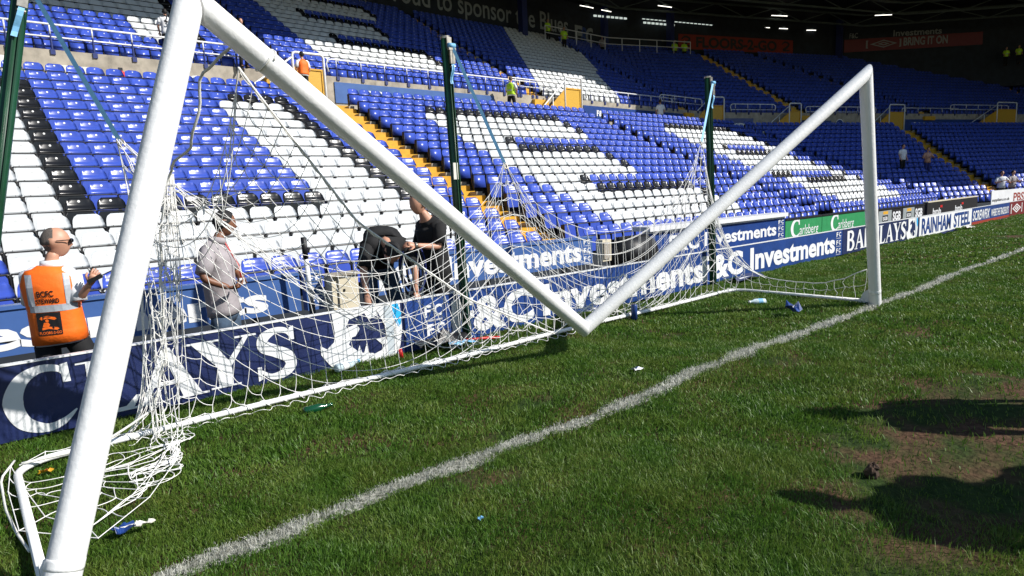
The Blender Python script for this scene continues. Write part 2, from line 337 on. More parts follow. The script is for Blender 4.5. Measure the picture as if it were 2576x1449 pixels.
def glyph(mb, pl, ch, box, mi=0, d=.004):
    S = lambda pts, e=0: strip(mb, pl, pts, d + e, mi, box); Pp = lambda pts, e=0: ply(mb, pl, pts, d + e, mi, box)
    e = .0004
    if ch == 'C':
        S([(.90, .80, .03), (.80, .93, .10), (.55, .955, .12), (.30, .82, .20), (.17, .52, .27), (.27, .20, .22), (.55, .05, .13), (.80, .10, .10), (1.0, .25, .02)]); Pp([(.86, .70), (.97, .70), (.95, 1.0), (.84, .98)], e)
    elif ch == 'L':
        Pp([(.0, .97), (.62, .97), (.62, 1.0), (.0, 1.0)], e); Pp([(.16, .03), (.44, .03), (.44, .98), (.16, .98)]); Pp([(.0, 0), (.85, 0), (1.0, .24), (.93, .25), (.74, .08), (.0, .05)], 2 * e)
    elif ch == 'A':
        Pp([(.46, .98), (.58, 1.0), (.98, .03), (.70, .03)]); Pp([(.46, .98), (.53, .82), (.20, .03), (.12, .03)], e); Pp([(.25, .30), (.75, .30), (.73, .38), (.29, .38)], 2 * e)
        Pp([(.0, 0), (.32, 0), (.32, .04), (.0, .04)], 3 * e); Pp([(.60, 0), (1.08, 0), (1.08, .04), (.60, .04)], 3 * e)
    elif ch == 'Y':
        Pp([(.06, .97), (.36, .97), (.62, .46), (.40, .44)]); Pp([(.84, .97), (.92, .97), (.62, .42), (.55, .50)], e); Pp([(.40, .03), (.62, .03), (.62, .47), (.40, .47)], 2 * e)
        Pp([(-.04, .96), (.46, .96), (.46, 1.0), (-.04, 1.0)], 3 * e); Pp([(.70, .96), (1.04, .96), (1.04, 1.0), (.70, 1.0)], 3 * e); Pp([(.28, 0), (.74, 0), (.74, .035), (.28, .035)], 3 * e)
    elif ch == 'S':
        S([(.86, .76, .04), (.74, .92, .11), (.48, .95, .13), (.24, .84, .22), (.22, .68, .26), (.46, .55, .24), (.74, .40, .26), (.80, .22, .26), (.62, .07, .18), (.34, .05, .11), (.12, .20, .04)])
        Pp([(.80, .72), (.92, .72), (.92, 1.0), (.82, .97)], e); Pp([(.05, .0), (.15, .03), (.14, .28), (.05, .28)], e)
    elif ch in 'BR':
        Pp([(.10, .0), (.36, .0), (.36, 1.0), (.10, 1.0)]); S([(.3, .95, .08), (.62, .93, .14), (.76, .76, .26), (.6, .56, .14), (.3, .53, .08)], e)
        if ch == 'B': S([(.3, .52, .08), (.66, .50, .14), (.84, .28, .28), (.66, .06, .14), (.3, .04, .08)], 2 * e)
        else: Pp([(.42, .52), (.66, .50), (1.0, .0), (.74, .0)], 2 * e)
def eagle(mb, pl, box, wi, ci, gi, d=.005):
    P = lambda pts, m, e=0: ply(mb, pl, pts, d + e, m, box)
    P([(.17, 1.0), (.62, 1.0), (.56, .92), (.36, .84), (.32, .72), (.40, .56), (.34, .40), (.16, .40), (.19, .62)], wi)
    P([(.34, .70), (.44, .74), (.48, .64), (.42, .52), (.30, .50), (.30, .62)], wi, .0003)
    P([(.20, .52), (.32, .52), (.34, .38), (.46, .20), (.62, .14), (.64, .0), (.16, .0), (.10, .10), (.02, .30), (.02, .46), (.09, .38)], wi, .0006)
    P([(.42, .18), (.46, .34), (.49, .16)], wi, .0009); P([(.50, .14), (.55, .38), (.56, .14)], wi, .0009)
    P([(.55, .10), (.72, .16), (.80, .34), (.78, .62), (.72, .88), (.60, 1.0), (.99, 1.0), (1.0, .5), (.96, .16), (.88, .0), (.58, .0)], wi, .0012)
    P([(.52, 1.0), (.66, 1.0), (.70, .84), (.60, .78), (.56, .88)], wi, .0015)
    P([(.66, .40), (.74, .26), (.80, .30), (.78, .40)], wi, .0015)
    P([(.78, 1.0), (.86, 1.0), (.89, .60), (.88, .06), (.80, .04), (.80, .5)], gi, .0018)
    P([(.88, 1.0), (.96, 1.0), (1.0, .80), (.99, .60), (.96, .54), (.90, .72), (.88, .82)], ci, .0021)
def fcmark(mb, pl, a0, a1, b0, b1, mi, mi2, d=.004):
    w_, h_ = a1 - a0, b1 - b0
    put_text(mb, pl, '&', a0 + w_ * .28, a0 + w_ * .72, b0 + h_ * .28, b0 + h_ * .98, d, .02, mi2)
    put_text(mb, pl, 'F', a0, a0 + w_ * .38, b0 + h_ * .28, b1, d + .0006, .03, mi); put_text(mb, pl, 'C', a0 + w_ * .55, a1, b0 + h_ * .28, b1, d + .0006, .03, mi)
    put_text(mb, pl, 'Investments', a0, a1, b0, b0 + h_ * .16, d, .01, mi)
# ------------------------------------------------------------------ pitch-side boards
bp = Plane((0, 2.33, 0), (1, 0, 0), (0, 0, 1)); HB = .475
def board(name, label, a0, a1, face, parts, pl=bp, h=HB, group=None, z0=0., rim=True, tilt=0.):
    o = thing(name, label, 'advertising board', tuple(pl.p((a0 + a1) / 2, z0)), group)
    b = MB(); slab(b, pl, a0 + .004, a1 - .004, z0, z0 + h, -.03, 0)
    b.build('panel', face, o)
    if rim: b = MB(); slab(b, pl, a0 + .004, a1 - .004, z0 + h, z0 + h + .012, -.034, .006); b.build('top_rail', M['rail_white'], o)
    if parts:
        b = MB(); mats = parts(b); b.build('lettering', mats, o)
    return o
INK = [M['white_ink'], M['cyan_ink'], M['grey_ink'], M['vinyl_blue']]
def clays(b):
    glyph(b, bp, 'R', (-4.2, -3.8, .045, .43)); glyph(b, bp, 'C', (-3.735, -3.35, .02, .44)); glyph(b, bp, 'L', (-3.33, -2.985, .04, .42)); glyph(b, bp, 'A', (-3.04, -2.58, .04, .42))
    glyph(b, bp, 'Y', (-2.66, -2.19, .05, .42)); glyph(b, bp, 'S', (-2.20, -1.85, .035, .43)); eagle(b, bp, (-1.68, -.885, .0, HB - .004), 0, 1, 2); return INK
board('advertising_board', 'navy board behind the near post with large white serif letters and a white eagle', -7.2, -.865, M['vinyl_navy'], clays)
def fc1(b):
    fcmark(b, bp, -.64, -.44, .245, .40, 0, 3); fcmark(b, bp, -.62, -.42, .07, .22, 0, 3)
    put_text(b, bp, 'F&C', -.33, .74, .05, .41, .004, .035); put_text(b, bp, 'Investments', .88, 4.0, .06, .41, .004, .035)
    put_text(b, bp, 'F&C', 3.98, 5.08, .06, .42, .004, .035); put_text(b, bp, 'Investments', 5.3, 8.38, .07, .42, .004, .035)
    for k in range(3): fcmark(b, bp, 8.44, 8.64, .02 + .15 * k, .14 + .15 * k, 0, 3)
    return INK
board('advertising_board', 'long blue board across the middle, repeated bold white lettering seen through the goal net', -.855, 8.72, M['vinyl_blue'], fc1)
def barc(b):
    x = 8.9
    for ch, wd in zip('BARCLAYS', (.40, .46, .42, .40, .36, .46, .46, .36)):
        glyph(b, bp, ch, (x, x + wd * .98, .05, .43)); x += wd * .98
    eagle(b, bp, (12.15, 12.9, .0, HB - .004), 0, 1, 2); return INK
board('advertising_board', 'navy board crossed by the far goalpost with white serif letters and eagle', 8.73, 13.03, M['vinyl_navy'], barc)
def rain(b): put_text(b, bp, 'RAINHAM', 13.2, 15.45, .05, .43, .004, .03, 0); put_text(b, bp, 'STEEL', 15.7, 17.2, .05, .43, .004, .03, 0); return [M['vinyl_blue']]
board('advertising_board', 'white board with tall blue capitals beyond the far goalpost', 13.04, 17.35, M['white_ink'], rain)
def screw(b):
    put_text(b, bp, 'SCREWFIX', 17.45, 19.2, .12, .40, .004, .02, 0, .15); put_text(b, bp, 'WHERE THE TRADE BUYS', 19.4, 21.5, .14, .36, .004, .02, 0); rect(b, bp, 17.36, 21.6, .01, .09, .004, 1); return [M['white_ink'], M['orange_board']]
board('advertising_board', 'blue board with a red lower stripe and slanted white letters', 17.36, 21.64, M['vinyl_blue'], screw)
def umb(b, pl=bp, a=22.0, z=.1, s=.30, w2=1.2, inner=True):
    for d_, k in ((.004, 1.), (.0045, .72), (.005, .46), (.0055, .2)):
        mi = 0 if k in (1., .46) else 1
        b.poly([pl.p(a + w2 * .5 - w2 * .5 * k, z + s / 2, d_), pl.p(a + w2 * .5, z + s / 2 - s * .5 * k, d_), pl.p(a + w2 * .5 + w2 * .5 * k, z + s / 2, d_), pl.p(a + w2 * .5, z + s / 2 + s * .5 * k, d_)], mi)
    for sg, e in ((-1, a - .12 * w2), (1, a + w2 * 1.12)):
        rect(b, pl, e - .03 * w2, e + .03 * w2, z, z + s, .004, 0); q = e - sg * .05 * w2
        for zz in (z, z + s * .9): rect(b, pl, min(e, q), max(e, q) , zz, zz + s * .1, .0046, 0)
def umb1(b): umb(b); put_text(b, bp, 'UMBRO', 23.8, 26.5, .1, .4, .004, .03); return [M['white_ink'], M['red_board']]
board('advertising_board', 'dark red board with a white bracketed diamond emblem at the right edge', 21.65, 30, M['red_board'], umb1)

# ------------------------------------------------------------------ hoarding in front of the seats
hp = Plane((0, 4.5, 0), (1, 0, 0), (0, 0, 1))
def hb(name, label, a0, a1, z0, h, face, parts, rim=M['hoard_blue'], deep=.12):
    o = thing(name, label, 'hoarding', tuple(hp.p((a0 + a1) / 2, z0)))
    b = MB(); slab(b, hp, a0 + .003, a1 - .003, z0, z0 + h, -deep, 0); b.build('panel', face, o)
    b = MB(); slab(b, hp, a0 + .003, a1 - .003, z0 + h, z0 + h + .035, -deep - .02, .02); b.build('top_rail', rim, o)
    b = MB()
    for k in np.arange(a0 + .3, a1, 1.6): b.box((k, 4.6, (z0 - .46) / 2), (.06, .06, z0 + .46))
    if len(b.f): b.build('support_leg', M['black'], o)
    if parts: b = MB(); m = parts(b); b.build('lettering', m, o)
    return o
hb('hoarding', 'pale blue hoarding behind the orange-vested steward with big white letters', -6.5, -.90, .165, .41, M['hoard_blue'], lambda b: (put_text(b, hp, 'Investments', -4.62, -1.28, .215, .50, .004, .035), [M['white_ink']])[1])
def h2(b): put_text(b, hp, 'F&C', .12, .95, .25, .56, .004, .035); put_text(b, hp, 'Investments', 1.16, 3.86, .26, .59, .004, .035); [fcmark(b, hp, 3.92, 4.08, .22 + .14 * k, .33 + .14 * k, 0, 1) for k in range(3)]; return [M['white_ink'], M['hoard_blue']]
hb('hoarding', 'pale blue hoarding below the yellow stairway with big white letters', .05, 4.14, .20, .42, M['hoard_blue'], h2)
def h3(b): [fcmark(b, hp, -.80, -.64, .19 + .13 * k, .30 + .13 * k, 0, 1) for k in range(3)]; return [M['white_ink'], M['hoard_blue']]
hb('hoarding', 'narrow blue panel with three stacked white logos beside the cream cabinet', -.83, -.62, .15, .42, M['hoard_blue'], h3)
def h4(b): put_text(b, hp, 'F&C', 6.3, 7.3, .18, .50, .004, .03); put_text(b, hp, 'Investments', 7.5, 10.5, .2, .48, .004, .03); [fcmark(b, hp, 10.6, 10.85, .12 + .15 * k, .24 + .15 * k, 0, 1) for k in range(3)]; return [M['white_ink'], M['vinyl_blue']]
hb('hoarding', 'blue hoarding with a thick white top slab beyond the second net peak', 5.65, 10.93, .08, .50, M['vinyl_blue'], h4, M['white_paint'])
b = MB(); b.box((8.25, 4.62, .665), (5.3, .42, .085)); tag(b.build('white_slab', M['rail_white']), 'long white flat slab laid on top of the blue hoarding', 'slab')
def carl(b, a):
    glyph(b, hp, 'C', (a + .25, a + .75, .08, .50)); put_text(b, hp, 'arlsberg', a + .72, a + 1.75, .05, .36, .004, .0, 0, .1); return [M['white_ink']]
hb('hoarding', 'green hoarding with white swash lettering, left of the pair', 10.95, 12.93, .07, .44, M['green_board'], lambda b: carl(b, 10.95), M['black'])
hb('hoarding', 'green hoarding with white swash lettering partly behind the far goalpost', 12.95, 15.9, .07, .44, M['green_board'], lambda b: carl(b, 13.2), M['black'])
def sgb(b, a): rect(b, hp, a, a + 1.05, .05, .44, .004, 1); rect(b, hp, a + .3, a + .75, .12, .30, .005, 2); rect(b, hp, a + .35, a + .75, .33, .42, .005, 3); put_text(b, hp, 'SGB', a + .34, a + .71, .15, .26, .006, .03, 0); put_text(b, hp, 'SGB', a + 1.15, a + 1.85, .1, .38, .004, .04, 0); return [M['white_ink'], M['dim_ink'], M['black'], M['yellow']]
hb('hoarding', 'black hoarding with grey square and white capitals, nearest the far goalpost', 16.6, 18.75, .03, .44, M['black_board'], lambda b: sgb(b, 16.8), M['black'])
hb('hoarding', 'second black hoarding with grey square and white capitals', 18.77, 20.9, .03, .44, M['black_board'], lambda b: sgb(b, 18.85), M['black'])
def bmb(b): [put_text(b, hp, 'bmb', a, a + .9, .08, .30, .004, .02, 0) for a in (21.8, 24.4)]; [rect(b, hp, a, a + .25, .30, .38, .004, 1) for a in (22.6, 25.2)]; return [M['white_ink'], M['red']]
hb('hoarding', 'black double hoarding with small lower-case letters and red flags', 21.2, 27.4, .0, .52, M['black_board'], bmb, M['cream'])
pp = Plane((28.6, 4.3, 0), (1, -.08, 0), (0, 0, 1))
def pbs(b): put_text(b, pp, 'suppliers.co.uk', .1, 2.2, .22, .38, .004, .02, 0); put_text(b, pp, 'PBS', 2.7, 4.1, .15, .55, .004, .02, 1); rect(b, pp, 4.3, 6.2, .0, .66, .004, 2); return [M['black'], M['orange_board'], M['purple']]
board('advertising_board', 'white board with red scrawled letters and a purple end panel below the far stand', 0, 6.25, M['white_ink'], pbs, pp, .66, None, .05, False)

# cabinets, padded post, dugout corner
o = thing('utility_cabinet', 'cream metal cabinet with a key lock on the hoarding beside the crouching man', 'cabinet', (-.41, 4.4, .1))
b = MB(); b.box((-.41, 4.45, .30), (.34, .2, .46)); b.build('housing', M['cream'], o)
b = MB(); b.box((-.38, 4.335, .30), (.25, .02, .41)); b.build('door', M['cream'], o); b = MB(); b.box((-.44, 4.32, .36), (.02, .012, .03)); b.build('lock', M['black'], o)
b = MB(); b.box((-.41, 4.42, .545), (.40, .26, .025)); b.build('lid', M['concrete'], o)
o = thing('utility_cabinet', 'cream open-fronted cabinet at the right end of the hoarding under the stairway', 'cabinet', (4.35, 4.4, .1))
b = MB(); b.box((4.36, 4.45, .40), (.22, .15, .36)); b.build('housing', M['cream'], o); b = MB(); b.box((4.35, 4.365, .40), (.16, .02, .28)); b.build('door', M['concrete'], o)
o = thing('padded_post', 'slim white post with black top and black foot standing before the hoarding', 'post', (-.9, 4.25, -.46))
b = MB(); b.tube([(-.87, 4.25, -.46), (-.885, 4.25, .28)], .035, 12); b.build('foot', M['black'], o, True)
b = MB(); b.tube([(-.885, 4.25, .28), (-.905, 4.25, .78)], .026, 12); b.build('shaft', M['rail_white'], o, True)
b = MB(); b.tube([(-.905, 4.25, .78), (-.915, 4.25, 1.02)], .03, 12); b.build('grip', M['black'], o, True)
o = thing('equipment_locker', 'dark rounded locker at the left end of the white slab', 'locker', (5.3, 4.3, 0))
b = MB(); b.tube([(4.75, 4.5, .30), (5.6, 4.5, .30)], .26, 20); b.build('body', M['black'], o, True); b = MB(); b.box((5.18, 4.5, .57), (.8, .1, .03)); b.build('lid_bar', M['rail_black'], o)

# ------------------------------------------------------------------ goal
A0 = np.array([-3.72, 0, 0.]); L_ = 2.5
def ptop(x, sx, sy): return np.array([x + sx, sy, math.sqrt(L_ * L_ - sx * sx - sy * sy)])
T1 = ptop(-3.72, .8257, .5407); T2 = ptop(3.72, -.7856, -.1063); Hn = np.array([.1449, 1.0538, .2186]); D_ = 1.69
goal = thing('goal', 'white football goal with a broken V-shaped crossbar and leaning posts', 'goal', (0, 0, 0))
def bis(p, a, c): return unit(unit(a - p) - unit(c - p)) # normal of mitre plane
gap = lambda p, q, s: p + unit(q - p) * s
n1, nH, n2 = bis(T1, A0, Hn), bis(Hn, T1, T2), bis(T2, Hn, np.array([3.72, 0, 0.]))
P2 = np.array([3.72, 0, 0.])
def seg(p, q, k=14): return [p + (q - p) * t for t in np.linspace(0, 1, k)]
def bar(name, p, q, na, nb, r=.06):
    b = MB(); pts = [p, q]; b.tube(pts, r, 48, 0, True, (na, nb)); return b.build(name, M['white_paint'], goal, True)
for nm, p, q, na, nb in (('post', A0 - unit(T1 - A0) * .05, gap(T1, A0, .004), None, n1), ('crossbar_section', gap(T1, Hn, .012), Hn, n1, nH), ('crossbar_section', Hn, gap(T2, Hn, .004), nH, n2), ('post', P2 - unit(T2 - P2) * .05, gap(T2, P2, .014), None, n2)):
    o = bar(nm, p, q, na, nb)
    md = o.modifiers.new('e', 'EDGE_SPLIT'); md.split_angle = math.radians(40)
for p, q in ((A0, T1), (P2, T2)):
    d = unit(q - p); b = MB(); b.tube([p + d * .16, p + d * .17, p + d * .19, p + d * .20], [.0603, .0613, .0613, .0603], 40); b.build('sleeve_band', M['white_paint'], goal, True)
    b = MB(); s = 1 if p[0] < 0 else -1
    b.add([p + np.array(v) for v in ((-.012, .05, .02), (.012, .05, .02), (.012, .17, .02), (-.012, .17, .02), (-.012, .05, .20), (.012, .05, .20), (.012, .13, .13), (-.012, .13, .13))], [(0,3,2,1),(4,5,6,7),(0,1,5,4),(1,2,6,5),(2,3,7,6),(3,0,4,7)]); b.build('base_bracket', M['rail_white'], goal)
b = MB(); zb = .045
pts = [(-3.72, .12, zb), (-3.72, D_ - .20, zb)] + [(-3.72 + .2 - .2 * math.cos(t), D_ - .2 + .2 * math.sin(t), zb) for t in np.linspace(.2, 1.57, 7)] + [(x, D_ + .0 * x, zb + .006 * math.sin(x * 2)) for x in np.linspace(-3.3, 3.3, 24)] + [(3.72 - .2 + .2 * math.sin(t), D_ - .2 + .2 * math.cos(t), zb) for t in np.linspace(.2, 1.57, 7)] + [(3.72, .12, zb)]
b.tube(pts, .019, 16); b.build('ground_frame', M['white_paint'], goal, True)

# ------------------------------------------------------------------ net (relaxed as hanging cord)
S1 = np.array([-3.01, 1.8, 1.80]); S2 = np.array([-.03, 1.8, 1.66]); S3 = np.array([3.13, 1.8, 1.92])
def smooth_path(P, k):
    P = np.asarray(P, float); L = np.r_[0, np.cumsum(np.linalg.norm(np.diff(P, axis=0), axis=1))]; t = np.linspace(0, L[-1], k)
    return np.stack([np.interp(t, L, P[:, c]) for c in range(3)], -1)
def relax(P, E, rest, pin, it=1400, g=.00055, damp=.965, zmin=.04, ymax=2.24):
    n = len(P); X = P.copy(); V = np.zeros_like(X); a, b = E[:, 0], E[:, 1]
    free = np.ones(n, bool); free[pin] = False
    deg = np.bincount(a, minlength=n) + np.bincount(b, minlength=n); ww = free.astype(float)
    wa, wb = ww[a], ww[b]; ws = np.maximum(wa + wb, 1e-6)
    for s in range(it):
        Y = X.copy(); V *= damp; V[:, 2] -= g * (1 if s < it * .8 else .3); X[free] += V[free]
        for _ in range(3):
            d = X[b] - X[a]; l = np.linalg.norm(d, axis=1) + 1e-9; k = np.where(l > rest, (l - rest) / l, 0)[:, None]
            ca = d * k * (wa / ws)[:, None]; cb = -d * k * (wb / ws)[:, None]; acc = np.zeros_like(X)
            for c in range(3): acc[:, c] = np.bincount(a, ca[:, c], n) + np.bincount(b, cb[:, c], n)
            X += acc / np.maximum(deg, 1)[:, None] * 1.7
        X[:, 2] = np.maximum(X[:, 2], zmin); X[:, 1] = np.minimum(X[:, 1], ymax)
        V = np.clip(X - Y, -.03, .03); V[X[:, 2] <= zmin + 1e-6] *= .5
    return X
def netgrid(nu, nv, fP, cell, pins, seed=0, jit=.006, **kw):
    """knots (nu x nv) plus one mid node per cord piece"""
    r = np.random.default_rng(seed); idx = lambda i, j: i * nv + j
    P = np.array([fP(i, j) for i in range(nu) for j in range(nv)], float); P += r.normal(0, jit, P.shape)
    E, mids = [], []; n = len(P); pl = []
    for i in range(nu):
        for j in range(nv):
            for di, dj in ((1, 0), (0, 1)):
                if i + di < nu and j + dj < nv:
                    a, b_ = idx(i, j), idx(i + di, j + dj); m = n + len(mids); mids.append((P[a] + P[b_]) / 2 + r.normal(0, .008, 3)); E += [(a, m), (m, b_)]; pl.append((a, m, b_))
    P = np.concatenate([P, np.array(mids)]); pin = [];
    for (i, j), q in pins.items(): P[idx(i, j)] = q; pin.append(idx(i, j))
    X = relax(P, np.array(E), cell / 2 * 1.02, np.array(pin), **kw)
    return X, pl, nu * nv
def net_mesh(name, X, pl, nk, parent, r=.0025):
    b = MB()
    for a, m, c in pl:
        A, B, C_ = X[a], X[m], X[c]; q1 = A * .375 + B * .75 - C_ * .125; q2 = -A * .125 + B * .75 + C_ * .375
        b.tube([A, q1, B, q2, C_], r, 5, 0, False)
    for k in range(nk):
        p = X[k]; s = r * 2.1
        b.add([p + np.array(v) * s for v in ((1,0,0),(-1,0,0),(0,1,0),(0,-1,0),(0,0,1),(0,0,-1))], [(0,2,4),(2,1,4),(1,3,4),(3,0,4),(2,0,5),(1,2,5),(3,1,5),(0,3,5)])
    return b.build(name, M['cord'], parent, True)
net = thing('goal_net', 'white goal net sagging from three blue straps and draped over the broken goal', 'net', (0, 1.6, 0))
NU, JB, NV, CE = 63, 17, 29, .12
xs_ = np.linspace(-3.7, 3.7, NU)
rope_pts = smooth_path([(-2.78, .62, 2.20), (-2.62, .78, 2.04), (-1.93, 1.0, 1.25), (-.92, 1.28, .61), (.22, 1.5, .10)], 33)
def backtop(x):
    K = [(-3.7, 1.5), (-3.01, 1.80), (-2.6, 1.35), (-1.6, .78), (-.8, .80), (-.35, 1.25), (-.03, 1.66), (.5, 1.2), (1.5, .95), (2.5, 1.2), (3.13, 1.92), (3.35, 1.3), (3.7, .6)]
    return np.interp(x, [k[0] for k in K], [k[1] for k in K])
def fP(i, j):
    x = xs_[i]; zt = backtop(x)
    if j <= JB: t = j / JB; return (x, D_ + .11 * t, .05 + (zt - .05) * t)
    t = (j - JB) / (NV - 1 - JB)
    if i <= 34: q = rope_pts[min(i, 32)]; return (x + (q[0] - x) * t, 1.8 + (q[1] - 1.8) * t, zt + (q[2] - zt) * t)
    return (x, 1.8 - .5 * t, max(.1, zt - .9 * t))
pins = {}
for i in range(NU): pins[(i, 0)] = (xs_[i], D_ + .02 * math.sin(i * 1.7), .075 if i % 3 else .03)
for i, S in ((6, S1), (31, S2), (57, S3)):
    for di in (-1, 0, 1): pins[(i + di, JB)] = S + np.array([di * .012, 0, 0])
for i in range(2, 33): pins[(i, NV - 1)] = rope_pts[i] if i % 1 == 0 else None
pins[(NU - 1, NV - 1)] = (3.70, 1.25, .22); pins[(NU - 1, 8)] = (3.72, 1.55, .30)
pins[(40, NV - 1)] = (1.5, 1.72, .50); pins[(50, NV - 1)] = (2.6, 1.62, .62)
X, pl, nk = netgrid(NU, NV, fP, CE, pins, 3)
net_mesh('back_mesh', X, pl, nk, net)
def tu(name, pts, r, m, parent, n=8): b = MB(); b.tube(pts, r, n); return b.build(name, m, parent, True)
front = [X[i * NV + NV - 1] for i in range(NU)]
tu('edge_rope', front[2:33], .007, M['cord'], net)
tu('edge_rope', front[33:], .005, M['cord'], net)
rl = random.Random(5); tt = np.linspace(0, 1, 900); xx = -3.3 + 6.9 * tt; ph = xx * 2 * math.pi / .12 + 1.2 * np.sin(xx * 2.3); rr_ = .030 + .012 * np.sin(xx * 9)
tu('lacing', [(x, D_ + r_ * math.cos(p), .045 + r_ * .8 * math.sin(p)) for x, p, r_ in zip(xx, ph, rr_)], .0028, M['cord'], net, 5)
sc_ = []
for x in np.arange(-3.2, .9, .02): k = x / .13; sc_.append((x, D_ - .055 - .045 * abs(math.sin(k * math.pi)) * (1 + .5 * math.sin(x * 5)), .035 + .01 * math.sin(k * 7)))
tu('loose_hem', sc_, .0028, M['cord'], net, 5)
# near side panel : gathered to a bunch, its foot spilled over the grass
bt = np.array([-2.837, 1.5, 1.58]); bc = smooth_path([bt, (-2.908, 1.55, 1.3), (-2.944, 1.6, .98), (-2.969, 1.62, .62), (-3.0, 1.62, .25), (-3.0, 1.4, .05)], 15)
def fS(i, j):
    t = j / 25.
    if j < 15: q = bc[j]; return (q[0] + (i - 6) * .016 + .014 * math.sin(j * 1.7 + i), q[1] + .03 * math.sin(i * 2.1 + j * .9), q[2])
    u = (j - 15) / 10.; a = i / 12.
    fx = np.interp(a, [0, .35, .7, 1], [-3.70, -3.62, -3.2, -2.98]); fy = np.interp(a, [0, .35, .7, 1], [1.55, .45, .40, 1.35])
    return (-3.0 + (fx + 3.0) * u, 1.4 + (fy - 1.4) * u, .05 + .05 * math.sin(i + j))
ps = {(i, 0): bt + np.array([(i - 6) * .004, 0, 0]) for i in range(13)}
for j in range(1, 15, 2):
    for i in (1 + j % 3, 6, 11 - j % 2): ps[(i, j)] = fS(i, j)
for i, q in ((0, (-3.74, 1.62, .07)), (2, (-3.77, 1.25, .06)), (4, (-3.76, .75, .05)), (6, (-3.52, .42, .05)), (8, (-3.28, .66, .06)), (10, (-3.08, 1.0, .08)), (12, (-2.98, 1.38, .12))): ps[(i, 25)] = q
for i, q in ((3, (-3.52, 1.2, .10)), (8, (-3.30, 1.0, .12))): ps[(i, 20)] = q
X2, pl2, nk2 = netgrid(13, 26, fS, .13, ps, 5, jit=.012, it=600)
net_mesh('side_mesh', X2, pl2, nk2, net, .0023)
fy = np.linspace(.10, 1.66, 15); fz = np.interp(fy, [.1, .35, .6, .9, 1.2, 1.45, 1.66], [.40, .27, .21, .20, .22, .30, .55]); rq = random.Random(8)
b = MB(); G = [[np.array([3.71 + rq.gauss(0, .008), fy[i] + rq.gauss(0, .012), .05 + (fz[i] - .05) * j / 2 + rq.gauss(0, .006)]) for j in range(3)] for i in range(15)]
for i in range(15):
    for j in range(3):
        for di, dj in ((1, 0), (0, 1)):
            if i + di < 15 and j + dj < 3 and not (dj == 0 and j == 2):
                p, q = G[i][j], G[i + di][j + dj]; m_ = (p + q) / 2 + np.array([rq.gauss(0, .008), rq.gauss(0, .010), -.01 * di]); b.tube([p, m_, q], 0.0026, 5, 0, False)
b.build('far_side_mesh', M['cord'], net, True); tu('edge_rope', [g_[2] for g_ in G], .0055, M['cord'], net)
X4 = [(-2.665, .62, 2.179), (-2.70, .80, 2.12), (-2.75, 1.0, 2.06), (-2.754, 1.05, 1.94), (-2.78, 1.1, 1.80), (-2.788, 1.2, 1.707), (-2.834, 1.35, 1.643), (-2.84, 1.5, 1.574), (-2.9, 1.55, 1.3), (-2.93, 1.6, .9), (-2.95, 1.6, .5), (-3.05, 1.62, .2), (-3.35, 1.58, .07), (-3.70, 1.6, .075)]
tu('edge_rope', smooth_path(X4, 60) + np.stack([.006 * np.sin(np.arange(60) * 1.3), .004 * np.cos(np.arange(60)), 0 * np.arange(60)], -1), .0075, M['rope'], net)
r0 = T1 + (Hn - T1) * .105; dd = unit(Hn - T1); ax = unit(np.cross(dd, (0, 0, 1))); ay = np.cross(dd, ax)
ring = [r0 + dd * .02 * t / 6 + (ax * math.cos(t) + ay * math.sin(t)) * .064 for t in np.linspace(0, 6.3, 30)]
tu('tie_rope', ring, .005, M['rope'], net, 6)
tu('edge_rope', smooth_path([(-3.72, 1.66, .08), (-3.79, 1.5, .05), (-3.79, 1.1, .03), (-3.77, .8, .03), (-3.74, .55, .03)], 16), .006, M['rope'], net)

